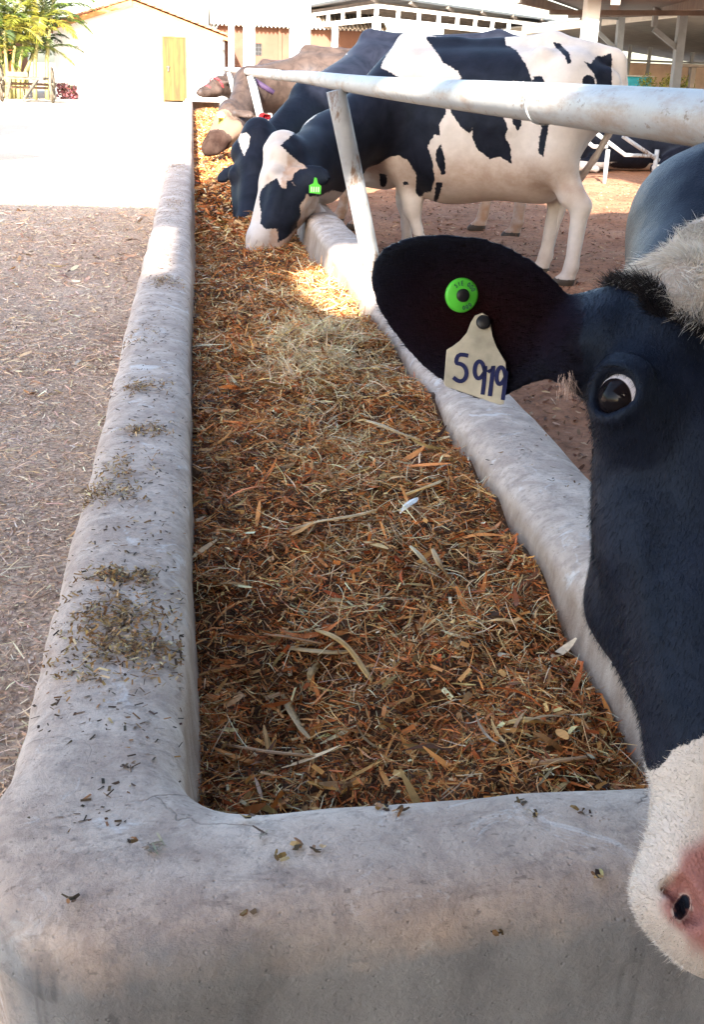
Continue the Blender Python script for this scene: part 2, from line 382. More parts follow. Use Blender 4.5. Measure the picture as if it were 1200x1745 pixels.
def roof():
    xs = np.concatenate([steps((-4.6, -2.7, .1)), steps((-2.67, .6, .03)), steps((.65, 9, .1)), [10, 12, 14, 16]]); ys = np.concatenate([[-37, -30, -24, -16, -13, -11], steps((-10.5, 1, .04)), steps((1.06, 2.0, .06)), steps((2.1, 7, .1))])
    gx, gy = np.meshgrid(xs, ys, indexing='ij'); i = np.arange(gx.size).reshape(gx.shape)
    c = np.stack([(gx[:-1, :-1] + gx[1:, 1:]).ravel() / 2, (gy[:-1, :-1] + gy[1:, 1:]).ravel() / 2], 1)
    ok = sd_poly(c, OUTER) < 0
    for g_ in GAPS: ok &= sd_poly(c, g_) > 0
    F = np.stack([i[:-1, :-1].ravel(), i[1:, :-1].ravel(), i[1:, 1:].ravel(), i[:-1, 1:].ravel()], 1)[ok]
    V = np.stack([gx.ravel(), gy.ravel(), ZR + .012 * np.sin(gx.ravel() * 30)], 1)
    o = mesh_obj("roof", V, F, SHEET); return setp(o, kind='structure')
roof()
b = MB(); b.box((4.5, -8.2, 2.2), (22, .25, 4.5)); setp(b.build("back_wall", CONC), kind='structure')       # added wall, unseen behind the camera, blocks the low sky light
def shade(px):
    # added unseen overhead sheets, shaped to cast the two dark streaks on the yard
    z = 3.0; P = [on_z(u, v, 0) for u, v in px]; Q = np.array([[p[0] + SUN_K * z, p[1] - COT * math.sqrt(1 - (SUN_K / COT) ** 2) * z, z] for p in P]); n = len(Q)
    b = MB(); b.add(np.concatenate([Q, Q + [0, 0, .06]]), [list(range(n))[::-1], [n + i for i in range(n)]] + [[i, (i + 1) % n, n + (i + 1) % n, n + i] for i in range(n)]); setp(b.build("beam", SHEET), kind='structure')
shade([(-160, 209), (0, 210), (69, 212.5), (30, 223), (0, 232), (-160, 240)]); shade([(-160, 256), (0, 258), (80, 266), (40, 270), (0, 273), (-160, 275)])

# ------------------------------------------------------------------ rail on leaning posts
def rail():
    XR, ZRL = .565, 1.132
    t = thing("feed_rail", (.69, 4.4, .45), "long white painted pipe rail on slanted posts above the trough's right rim", "rail")
    b = MB(); ys = steps((.3, 7.9, .1)); b.tube([(XR + .002 * math.sin(y * 2), y, ZRL + .003 * math.sin(y * 1.3)) for y in ys], .031, 28)
    b.tube([(XR, y, ZRL) for y in steps((7.9, 27, .6))], .036, 16)
    b.build("pipe", PIPE, t, True)
    for y in (-2.2, 4.4, 11.0, 17.6, 24.2):
        b = MB(); p0 = np.array((.527, y, ZRL - .028)); p1 = np.array((.70, y, .425))
        b.tube([p0 + (p1 - p0) * k for k in np.linspace(0, 1, 9)], .037, 20); b.build("post", POST, t, True)
    if True:
        b = MB(); b.tube([(XR, y, ZRL) for y in (1.86, 1.875)], .0325, 28); b.build("weld", PIPE, t, True)
rail()

# ------------------------------------------------------------------ feed, husks, crumbs, litter
def feedz(x, y):
    x = np.asarray(x, float); y = np.asarray(y, float)
    z = np.interp(y, [.9, 1.2, 1.5, 2.0, 3.0, 4.2, 5.5, 7, 27], [.30, .305, .30, .35, .37, .33, .25, .25, .27])
    z = z + .03 * np.exp(-((x - .33) / .15) ** 2 - ((y - 3.05) / .35) ** 2) - .03 * np.exp(-((x - .08) / .09) ** 2 - ((y - 1.35) / .25) ** 2) - .02 * np.exp(-((x - .30) / .10) ** 2 - ((y - 1.30) / .10) ** 2)
    z = z + .03 * np.clip((x - .1) / .4, -.3, 1) + .025 * np.exp(-((x - .30) / .14) ** 2) * np.clip((y - 1.5), 0, 1)
    P = np.stack([x.ravel(), y.ravel(), 0 * x.ravel()], 1)
    return z + (.030 * vnoise(P, 3.8, 21) + .020 * vnoise(P, 9, 22) + .008 * vnoise(P, 26, 23)).reshape(x.shape)
def strips(P, yaw, tilt, L, W, col, bend, roll, nseg=2, taper=.6, power=2.0):
    N = len(P); d = np.stack([np.cos(yaw) * np.cos(tilt), np.sin(yaw) * np.cos(tilt), np.sin(tilt)], 1)
    s0 = np.stack([-np.sin(yaw), np.cos(yaw), 0 * yaw], 1); n0 = np.cross(d, s0)
    s_ = s0 * np.cos(roll)[:, None] + n0 * np.sin(roll)[:, None]; n_ = np.cross(d, s_)
    t = np.linspace(-1, 1, nseg + 1); V = np.zeros((N, nseg + 1, 2, 3))
    for k, tk in enumerate(t):
        c = P + d * (L * tk / 2)[:, None] + (n_ * (bend * L * (.33 - tk * tk))[:, None]); wk = W / 2 * (1 - taper * abs(tk) ** power)
        V[:, k, 0] = c - s_ * wk[:, None]; V[:, k, 1] = c + s_ * wk[:, None]
    b = np.arange(N) * (nseg + 1) * 2
    F = np.concatenate([np.stack([b + 2 * k, b + 2 * k + 1, b + 2 * k + 3, b + 2 * k + 2], 1) for k in range(nseg)])
    return V.reshape(-1, 3), F, np.repeat(col, (nseg + 1) * 2, 0)
class Pile:
    def __init__(s): s.V = []; s.F = []; s.c = []; s.n = 0
    def add(s, V, F, c): s.V.append(V); s.F.append(F + s.n); s.c.append(c); s.n += len(V)
    def build(s, name, m): return mesh_obj(name, np.concatenate(s.V), np.concatenate(s.F), m, None, False, None, np.concatenate(s.c))
def pal(N, cols, wts, var=.25):
    i = RNG.choice(len(cols), N, p=np.array(wts) / sum(wts)); return np.clip(np.array(cols)[i] * (1 + var * RNG.standard_normal((N, 1))) * (1 + .06 * RNG.standard_normal((N, 3))), .004, .9)
U = lambda a, b, N: RNG.uniform(a, b, N)
SIL = [(.58, .200, .058), (.42, .110, .030), (.62, .30, .10), (.74, .49, .23), (.11, .040, .015), (.82, .67, .43), (.26, .15, .05)]
def feed():
    o = Pile()
    xs = steps((XI0 - .03, XI1 + .03, .02)); ys = np.concatenate([steps((.93, 4.5, .018)), steps((4.55, 10, .05)), steps((10.2, 27, .3))])
    gx, gy = np.meshgrid(xs, ys, indexing='ij'); i = np.arange(gx.size).reshape(gx.shape)
    V = np.stack([gx.ravel(), gy.ravel(), feedz(gx, gy).ravel() - .006], 1)
    n = vnoise(V, 40, 31)[:, None]; c = np.array([[.11, .052, .022]]) * (1 + .5 * n)
    o.add(V, np.stack([i[:-1, :-1].ravel(), i[1:, :-1].ravel(), i[1:, 1:].ravel(), i[:-1, 1:].ravel()], 1), np.clip(c, .01, 1))
    def lay(N, y0, y1, L, W, wts, lift, tlt, bend, nseg=2, pw=1.0, taper=.6):
        y = y0 + (y1 - y0) * RNG.random(N) ** pw; x = U(XI0 + .004, XI1 - .006, N)
        l = np.exp(U(math.log(L[0]), math.log(L[1]), N)); wd = np.exp(U(math.log(W[0]), math.log(W[1]), N))
        yaw = U(0, 2 * math.pi, N)
        m_ = np.minimum(l * .5 * np.abs(np.cos(yaw)), .25); x = np.clip(x, XI0 + m_ + .002, XI1 - .014 - m_); y = np.maximum(y, YI0 + l * .5 * np.abs(np.sin(yaw)))
        z = feedz(x, y) + RNG.random(N) ** 1.5 * lift
        o.add(*strips(np.stack([x, y, z], 1), yaw, RNG.standard_normal(N) * tlt, l, wd, pal(N, SIL, wts, .3), U(-bend, bend, N), U(-1.2, 1.2, N), nseg, taper))
    A = [5, 3, 5, 3, 4, .8, 1.2]; B = [2, 1, 4, 4, .8, 3, .5]
    lay(19000, .97, 3.4, (.004, .014), (.0025, .006), A, .012, .5, .2, 1, 1.25, .3)      # chopped bits
    lay(26000, .97, 3.6, (.012, .045), (.0011, .0036), A, .018, .35, .25, 2, 1.2)         # short stalk
    lay(6000, .97, 4.2, (.03, .09), (.0009, .0020), B, .028, .35, .35, 5, 1.15)        # fine straw
    lay(2600, .97, 3.6, (.012, .028), (.005, .010), [4, 3, 4, 2, 2, .6, 1], .02, .4, .2, 1, 1.2, .25)
    lay(300, .97, 4.0, (.05, .12), (.006, .014), [4, 2, 5, 3, 1, 1.5, 1], .03, .35, .25, 5, 1.1, .75)
    lay(800, .97, 4.0, (.03, .075), (.004, .010), [3, 3, 5, 4, 1.5, 1.5, 1], .022, .3, .2, 4, 1.15, .75)   # broken leaves
    lay(16000, 3.2, 7, (.01, .035), (.004, .009), A, .02, .45, .2, 1, 1.15, .3)
    lay(3500, 3.2, 7.5, (.04, .12), (.002, .005), B, .035, .35, .3, 3, 1.15)
    lay(9000, 6.5, 26, (.03, .08), (.01, .022), A, .03, .4, .2, 1, 1.6, .3)
    N = 1800; y = 1.5 + 2.8 * RNG.random(N); x = (.37 + .05 * np.sin(2.3 * y) + .10 * RNG.standard_normal(N)).clip(.04, .55)
    o.add(*strips(np.stack([x, y, feedz(x, y) + .006 + .02 * RNG.random(N)], 1), U(0, 6.28, N), RNG.standard_normal(N) * .3, U(.03, .10, N), U(.0010, .0024, N), pal(N, [(.66, .50, .28), (.76, .62, .40), (.54, .36, .16)], [3, 2, 2], .15), U(-.35, .35, N), U(-1, 1, N), 4, .5))
    N = 1500; x = (.33 + .085 * RNG.standard_normal(N)).clip(.03, .55); y = 3.1 + .22 * RNG.standard_normal(N)       # a heap of pale straw
    o.add(*strips(np.stack([x, y, feedz(x, y) + .004 + .03 * RNG.random(N)], 1), U(0, 6.28, N), RNG.standard_normal(N) * .35, U(.04, .11, N), U(.0013, .003, N), pal(N, [(.72, .58, .36), (.80, .68, .46), (.60, .44, .22)], [3, 2, 2], .15), U(-.3, .3, N), U(-1, 1, N), 4, .5))
    f = o.build("silage", STRAW); return setp(f, "loose brown chopped silage heaped along the trough", "feed", kind='stuff')
feed()
def husk(pts, wd, col, label, lift=.012, tw=.3, name="corn_husk", cat="husk"):
    P = [on_z(u, v, .33) for u, v in pts]
    P = [on_z(u, v, float(feedz(p[0], p[1])) + lift + .006 * k_) for (u, v), p, k_ in zip(pts, P, [0, 1.6, 2, 1.2, .4])]
    P = np.array(P); n = 14; t = np.linspace(0, len(P) - 1, n); C_ = np.stack([np.interp(t, range(len(P)), P[:, k]) for k in range(3)], 1)
    for _ in range(3): C_[1:-1] = (C_[:-2] + 2 * C_[1:-1] + C_[2:]) / 4
    V = []; T = np.linspace(0, 1, n)
    for i in range(n):
        d = nrm(C_[min(i + 1, n - 1)] - C_[max(i - 1, 0)]); s_ = nrm(np.cross(d, (0, 0, 1))); u_ = np.cross(s_, d); a = tw * math.sin(3 * T[i]); e = s_ * math.cos(a) + u_ * math.sin(a); q = np.cross(e, d)
        wv = wd * (math.sin(math.pi * min(1, .12 + T[i] * .86)) ** .6) * (1 + .12 * math.sin(9 * T[i] + wd * 900))
        for j in range(5):
            f_ = (j - 2) / 2; V.append(C_[i] + e * f_ * wv / 2 - q * (.16 * wv * f_ * f_) + q * .0009 * (j % 2))
    V = np.array(V); nv = len(V); Fq = [[i * 5 + j, i * 5 + j + 1, (i + 1) * 5 + j + 1, (i + 1) * 5 + j] for i in range(n - 1) for j in range(4)]
    V2 = V - np.array([0, 0, .0012]); F = Fq + [[a + nv for a in f[::-1]] for f in Fq]
    cc = np.clip(np.array([col]) * (1 + .22 * np.tile([1, -1, .6, -1, 1], n)[:, None]) * (1 + .15 * vnoise(V, 60, 5)[:, None]), .01, .9)
    o = mesh_obj(name, np.concatenate([V, V2]), np.array(F), HUSK, None, True, None, np.concatenate([cc, cc]))
    return setp(o, label, cat, "dry maize husks lying on the silage")
TAN, GOLD, PALE, ORG = (.55, .36, .16), (.56, .33, .10), (.52, .39, .20), (.44, .22, .08)
husk([(503, 900), (535, 888), (570, 882), (605, 878), (642, 868)], .020, TAN, "long tan husk lying level across the middle of the silage")
husk([(470, 1098), (505, 1104), (545, 1108), (580, 1110), (606, 1108)], .017, TAN, "broad pale husk crossed by a bent leaf at the near end")
husk([(538, 1072), (570, 1080), (600, 1105), (622, 1140), (634, 1160)], .014, GOLD, "bent golden leaf curling down over a broad pale husk")
husk([(548, 1118), (540, 1128), (532, 1142), (526, 1155), (520, 1166)], .014, PALE, "small pale leaf standing below the crossed husks at the near end")
husk([(450, 1080), (480, 1082), (505, 1088), (530, 1092), (556, 1098)], .008, ORG, "thin orange stalk leaf beside the broad pale husk")
husk([(682, 872), (688, 862), (694, 858), (702, 852), (712, 848)], .022, (.72, .68, .62), "small whitish torn husk scrap near the trough's right rim", .02)
husk([(690, 842), (710, 834), (730, 828), (748, 820), (766, 812)], .015, GOLD, "golden blade pointing at the right rim above the whitish scrap")
husk([(738, 935), (748, 955), (758, 972), (770, 990), (786, 1006)], .013, TAN, "upper tan blade slanting to the right rim past the long level husk")
husk([(700, 930), (715, 942), (730, 960), (744, 975), (752, 992)], .012, PALE, "pale blade beside the slanting tan blade near the right rim")
husk([(626, 716), (650, 722), (672, 732), (694, 742), (716, 748)], .019, TAN, "short tan husk piece near the pale straw heap")
husk([(905, 1300), (935, 1296), (965, 1292), (995, 1290), (1020, 1284)], .012, ORG, "orange stalk piece by the near right corner of the trough")
husk([(850, 1235), (875, 1226), (900, 1222), (925, 1226), (950, 1232)], .017, GOLD, "curved golden husk piece in the near right corner")
husk([(480, 1180), (492, 1200), (503, 1222), (515, 1242), (528, 1258)], .013, TAN, "tan blade slanting down in the dark near left hollow")
husk([(380, 1268), (420, 1274), (460, 1280), (500, 1284), (545, 1290)], .010, ORG, "long orange stalk lying along the near end wall")
def crumbs():
    o = Pile()
    def put(N, x, y, L, W, cols, wts, lift=.002, tl=.15):
        N = len(x); z = dome(XI0 - x) + lift * RNG.random(N) + .001
        s_ = np.clip((x - XI0 + .1) * -.9, -.6, .6)
        o.add(*strips(np.stack([x, y, z], 1), U(0, 6.28, N), RNG.standard_normal(N) * tl, U(*L, N), U(*W, N), pal(N, cols, wts), U(-.15, .15, N), U(-.5, .5, N), 1, .12 ))
    dk = [(.07, .045, .03), (.14, .08, .04), (.30, .16, .06), (.46, .32, .16)]
    N = 2400; put(N, XI0 - .1 + .045 * RNG.standard_normal(N).clip(-2, 2), .95 + 9.5 * RNG.random(N) ** 1.4, (.003, .013), (.0014, .004), dk, [6, 3, 1.5, .6])
    for u, v, sx, sy, n in [(205, 1060, .040, .085, 260), (190, 985, .035, .02, 70), (235, 1110, .03, .03, 60), (150, 1150, .03, .03, 25), (178, 838, .03, .035, 80), (205, 800, .03, .06, 40), (247, 735, .03, .03, 60), (240, 660, .028, .05, 70), (280, 482, .03, .08, 90), (300, 285, .035, .3, 60), (298, 350, .035, .3, 60), (235, 575, .03, .08, 20)]:
        p = on_z(u, v, .447); x = np.clip(p[0] + sx * RNG.standard_normal(n), XI0 - .19, XI0 - .012); n2 = 5 * n; x = np.repeat(x, 5) + .006 * RNG.standard_normal(n2); x = np.clip(x, XI0 - .19, XI0 - .012); put(n2, x, np.repeat(p[1] + .75 * sy * RNG.standard_normal(n), 5) + .008 * RNG.standard_normal(n2), (.003, .013), (.0013, .004), [(.40, .25, .10), (.27, .14, .05), (.10, .06, .035), (.56, .44, .27)], [4, 3, 2, 2], .008, .35)
    def flat(px, cols, L, W):
        for u, v in px:
            n = 4; p = on_z(u, v, .43); yy = p[1]; z = float(dome(YI0 - yy))
            P = np.stack([p[0] + .004 * RNG.standard_normal(n), yy + .004 * RNG.standard_normal(n), z + .002 + .002 * RNG.random(n)], 1)
            o.add(*strips(P, U(0, 6.28, n), RNG.standard_normal(n) * .2 , U(*L, n), U(*W, n), pal(n, cols, [1] * len(cols)), U(-.2, .2, n), U(-.5, .5, n), 2, .4))
    flat([(648, 1390), (655, 1393), (684, 1409), (508, 1464), (540, 1478), (474, 1488), (224, 1462), (116, 1556), (425, 1410), (885, 1390), (905, 1412), (990, 1415), (1040, 1345), (855, 1560), (425, 1565), (1010, 1510)], dk, (.006, .014), (.003, .007))
    flat([(265, 1465), (268, 1474), (265, 1482), (450, 1450)], [(.33, .28, .22)], (.014, .02), (.002, .003))
    # right rim
    N = 240; y = 1.6 + 6 * RNG.random(N) ** 1.3; x = XI1 + .1 + .05 * RNG.standard_normal(N).clip(-1.8, 1.8)
    o.add(*strips(np.stack([x, y, dome(x - XI1) + .002], 1), U(0, 6.28, N), RNG.standard_normal(N) * .12, U(.004, .014, N), U(.002, .004, N), pal(N, dk, [5, 3, 1.5, 1]), U(-.1, .1, N), U(-.3, .3, N), 2, .4))
    f = o.build("feed_crumbs", STRAW); return setp(f, "scattered feed crumbs lying on the concrete rims", "crumbs", kind='stuff')
crumbs()
def litter():
    o = Pile(); G = [(.61, .445, .325), (.47, .325, .235), (.73, .575, .435), (.23, .15, .11), (.80, .66, .51), (.63, .41, .25)]
    def lay(N, x0, x1, y0, y1, L, W, wts, lift, pw=1.0, nseg=2):
        y = y0 + (y1 - y0) * RNG.random(N) ** pw; x = U(x0, x1, N); l = np.exp(U(math.log(L[0]), math.log(L[1]), N))
        z = gz(x, y) + .003 + lift * RNG.random(N) ** 2
        o.add(*strips(np.stack([x, y, z], 1), U(0, 6.28, N), RNG.standard_normal(N) * .22, l, np.exp(U(math.log(W[0]), math.log(W[1]), N)), pal(N, G, wts, .22), U(-.2, .2, N), U(-.8, .8, N), nseg, .5))
    lay(30000, -1.1, -.21, 1.2, 5, (.006, .022), (.003, .007), [4, 3, 3, 2, 1.6, 1.5], .008, 1.2, 1)
    lay(4500, -1.2, -.21, 1.2, 5.5, (.025, .085), (.0016, .005), [2, 1, 3, .7, 3, 2], .014, 1.1, 3)
    lay(20000, -2.2, -.21, 4.5, 11, (.012, .035), (.005, .012), [4, 3, 3, 2.5, 1.2, 1], .008, 1.1, 1)
    lay(2500, -2.2, -.21, 4.5, 10, (.04, .12), (.003, .008), [3, 1, 3, 1, 2, 2], .012, 1.1, 2)
    lay(160, -2.2, -.25, 3, 10, (.05, .14), (.015, .03), [1, 1, 2, 2, 1, 3], .015, 1, 3)
    f = o.build("straw_litter", STRAW); setp(f, "chopped straw litter spread over the dusty ground", "straw", kind='stuff')
    o = Pile(); G = [(.23, .10, .055), (.37, .20, .12), (.50, .33, .20), (.11, .052, .03)]
    N = 14000; y = 1.2 + 12 * RNG.random(N) ** 1.2; x = .86 + (.4 + .42 * y) * RNG.random(N)
    o.add(*strips(np.stack([x, y, pz(x, y) + .004 + .006 * RNG.random(N)], 1), U(0, 6.28, N), RNG.standard_normal(N) * .3, np.exp(U(math.log(.01), math.log(.05), N)), U(.004, .014, N), pal(N, G, [4, 4, 2, 2], .25), U(-.2, .2, N), U(-.8, .8, N), 2, .5))
    f = o.build("pen_litter", STRAW); setp(f, "brown muck and straw bits on the pen floor", "litter", kind='stuff')
litter()
# ------------------------------------------------------------------ bodies: smooth blends of tapered limbs meshed as one surface
class Field:
    def __init__(s, xs, ys, zs):
        s.ax = [np.asarray(a, np.float32) for a in (xs, ys, zs)]; s.F = np.full([len(a) for a in s.ax], 1.0, np.float32)
    def sub(s, lo, hi):
        return [slice(max(0, int(np.searchsorted(a, l)) - 1), int(np.searchsorted(a, h)) + 1) for a, l, h in zip(s.ax, lo, hi)]
    def grid(s, sl):
        return np.meshgrid(*[a[q] for a, q in zip(s.ax, sl)], indexing='ij', sparse=True)
    def blend(s, sl, d, k, cut=False):
        f = s.F[tuple(sl)]
        if cut: d = -d; h = np.clip(k - np.abs(f - d), 0, None) / k; r = np.maximum(f, d) + h * h * k * .25
        else: h = np.clip(k - np.abs(f - d), 0, None) / k; r = np.minimum(f, d) - h * h * k * .25
        s.F[tuple(sl)] = r
    def cone(s, a, b, ra, rb, k=.05, cut=False):
        a = np.array(a, float); b = np.array(b, float); m = max(ra, rb) + k + .05
        sl = s.sub(np.minimum(a, b) - m, np.maximum(a, b) + m); X, Y, Z = s.grid(sl); e = b - a; L = max(e @ e, 1e-9)
        t = np.clip(((X - a[0]) * e[0] + (Y - a[1]) * e[1] + (Z - a[2]) * e[2]) / L, 0, 1)
        d = np.sqrt((X - a[0] - t * e[0]) ** 2 + (Y - a[1] - t * e[1]) ** 2 + (Z - a[2] - t * e[2]) ** 2) - (ra + (rb - ra) * t)
        s.blend(sl, d, k, cut)
    def chain(s, pts, k=.05):
        for (p, r), (q, t) in zip(pts[:-1], pts[1:]): s.cone(p, q, r, t, k)
    def ell(s, c, ax, rad, k=.03, cut=False):
        """ellipsoid with orthonormal axes ax (rows) and radii rad"""
        c = np.array(c, float); ax = np.array(ax, float); m = max(rad) + k + .03
        sl = s.sub(c - m, c + m); X, Y, Z = s.grid(sl); q = 0; g = 0
        for a, r in zip(ax, rad):
            u = ((X - c[0]) * a[0] + (Y - c[1]) * a[1] + (Z - c[2]) * a[2]) / r; q = q + u * u; g = g + (u / r) ** 2
        k0 = np.sqrt(q); d = k0 * (k0 - 1) / np.sqrt(g + 1e-9)
        s.blend(sl, d.astype(np.float32), k, cut)
    def leaf(s, o, e1, e2, poly, t, k, curve):
        """a thin bent plate with the outline poly in the plane e1, e2"""
        o = np.array(o, float); e1 = nrm(e1); e2 = nrm(e2); e3 = np.cross(e1, e2); poly = np.array(poly)
        R = np.abs(poly).max() + .06; sl = s.sub(o - R, o + R); X, Y, Z = s.grid(sl)
        x = (X - o[0]) * e1[0] + (Y - o[1]) * e1[1] + (Z - o[2]) * e1[2]; y = (X - o[0]) * e2[0] + (Y - o[1]) * e2[1] + (Z - o[2]) * e2[2]
        h = (X - o[0]) * e3[0] + (Y - o[1]) * e3[1] + (Z - o[2]) * e3[2]; h = h - curve(x, y)
        near = np.abs(h) < .05; d = np.full(h.shape, .06, np.float32); P = np.stack([x[near], y[near]], 1); d2 = sd_poly(P, poly) + t
        w1 = np.abs(h[near]) ; d[near] = np.sqrt(np.maximum(d2, 0) ** 2 + w1 ** 2) - t
        s.blend(sl, d, k)
    def mesh(s):
        F = s.F; S = F < 0; n = F.shape
        c = np.zeros([q - 1 for q in n], np.uint8)
        for i in (0, 1):
            for j in (0, 1):
                for k in (0, 1): c += S[i:n[0] - 1 + i, j:n[1] - 1 + j, k:n[2] - 1 + k]
        act = (c > 0) & (c < 8); I = np.argwhere(act); idx = np.full(act.shape, -1, np.int64); idx[act] = np.arange(len(I))
        acc = np.zeros((len(I), 3)); cnt = np.zeros(len(I))
        cs = [(i, j, k) for i in (0, 1) for j in (0, 1) for k in (0, 1)]
        for a in cs:
            for axn in range(3):
                if a[axn]: continue
                b = list(a); b[axn] = 1
                fa = F[I[:, 0] + a[0], I[:, 1] + a[1], I[:, 2] + a[2]]; fb = F[I[:, 0] + b[0], I[:, 1] + b[1], I[:, 2] + b[2]]
                m = (fa < 0) != (fb < 0); t = fa / np.where(m, fa - fb, 1); p = np.tile(np.array(a, float), (len(I), 1)); p[:, axn] += t
                acc[m] += p[m]; cnt[m] += 1
        p = acc / cnt[:, None]; V = np.zeros((len(I), 3))
        for axn in range(3): A = s.ax[axn].astype(float); V[:, axn] = A[I[:, axn]] + p[:, axn] * (A[I[:, axn] + 1] - A[I[:, axn]])
        Q = []
        for axn in range(3):
            a1, a2 = [(1, 2), (2, 0), (0, 1)][axn]
            lo = [slice(0, q) for q in n]; hi = [slice(0, q) for q in n]; lo[axn] = slice(0, n[axn] - 1); hi[axn] = slice(1, n[axn])
            ch = S[tuple(lo)] != S[tuple(hi)]; E = np.argwhere(ch); E = E[(E[:, a1] > 0) & (E[:, a2] > 0) & (E[:, a1] < n[a1] - 1) & (E[:, a2] < n[a2] - 1)]
            def cell(d1, d2):
                q = E.copy(); q[:, a1] -= d1; q[:, a2] -= d2; return idx[q[:, 0], q[:, 1], q[:, 2]]
            f = np.stack([cell(1, 1), cell(0, 1), cell(0, 0), cell(1, 0)], 1); ins = S[E[:, 0], E[:, 1], E[:, 2]]
            f[~ins] = f[~ins][:, ::-1]; Q.append(f)
        return V, np.concatenate(Q)
def smooth_mesh(V, F, it=2, lam=.5):
    e = np.concatenate([F[:, [0, 1]], F[:, [1, 2]], F[:, [2, 3]], F[:, [3, 0]]]); e = np.concatenate([e, e[:, ::-1]])
    cnt = np.bincount(e[:, 0], minlength=len(V))
    for _ in range(it):
        A = np.stack([np.bincount(e[:, 0], V[e[:, 1], k], len(V)) for k in range(3)], 1) / np.maximum(cnt, 1)[:, None]; V = V + lam * (A - V)
    return V
def normals(V, F):
    n = np.cross(V[F[:, 2]] - V[F[:, 0]], V[F[:, 3]] - V[F[:, 1]]); N = np.zeros_like(V)
    for k in range(4): np.add.at(N, F[:, k], n)
    return N / np.maximum(np.linalg.norm(N, axis=1, keepdims=True), 1e-12)
def m_coat(name, dark=(.005, .0055, .0095), pale=(.60, .545, .505), dirt=True, dirtcol=(.34, .19, .11), rough=.55, edge=.012, fine=70):
    """short hair: pale where the 'pale' field is above 0, dark elsewhere, dirt where 'soil' says, skin where 'skin' says"""
    t = NT(name); f = t.attr('pale')
    j = t.math('MULTIPLY', t.math('SUBTRACT', t.noise(fine, 5, .7), .5), edge * 2.4); f = t.math('ADD', f, j)
    fac = t.math('ADD', t.math('MULTIPLY', f, 1 / (edge * .35)), .5, True)
    dk = t.mix(t.ramp(t.noise(9, 7, .65, dist=.8), [(.35, 0.0), (.68, 1.0)]), dark, tuple(min(1, c * 2.4 + .001) for c in dark)); dk = t.mix(t.math('MULTIPLY', t.attr('warm'), 1.0), dk, (.016, .0045, .004))  # lighter mottling paints a sheen into the dark hair colour
    pl = t.mix(t.ramp(t.noise(7, 6, .65), [(.35, 0.0), (.7, 1.0)]), pale, tuple(c * .78 for c in pale))
    if dirt: pl = t.mix(t.math('MULTIPLY', t.attr('soil'), t.ramp(t.noise(14, 6, .7), [(.3, .45), (.6, 1.0)]), True), pl, dirtcol)
    c = t.mix(fac, dk, pl); c = t.mix(t.attr('skin'), c, t.mix(t.noise(40, 4), (.36, .165, .14), (.24, .095, .08)))
    t.out(c, rough, .16); t.l(t.math('MULTIPLY', t.math('SUBTRACT', 1.0, t.math('MULTIPLY', t.attr('warm'), 3.0, True), True), .16), t.b.inputs['Specular IOR Level']); t.b.inputs['Specular Tint'].default_value = (.55, .75, 1.0, 1)
    peb = t.math('MULTIPLY', t.voro(420), t.attr('skin'))
    t.bump(t.mix(.35, t.mix(.5, t.noise(fine * 2.2, 4, .7, t.mapping((1, 1, .35))), t.noise(fine * .4, 5, .6)), peb), .006 if fine < 100 else .0045, .6); return t.m
def cow_frame(p, m, up_hint=(0, 0, 1), right=None):
    """head frame from poll p and muzzle tip m: down the face, out of the forehead, to the cow's left"""
    a = nrm(np.array(m) - np.array(p)); s = np.array(right, float) if right is not None else np.cross(a, up_hint); s = nrm(s - (s @ a) * a); n = np.cross(a, s)
    return a, n, s
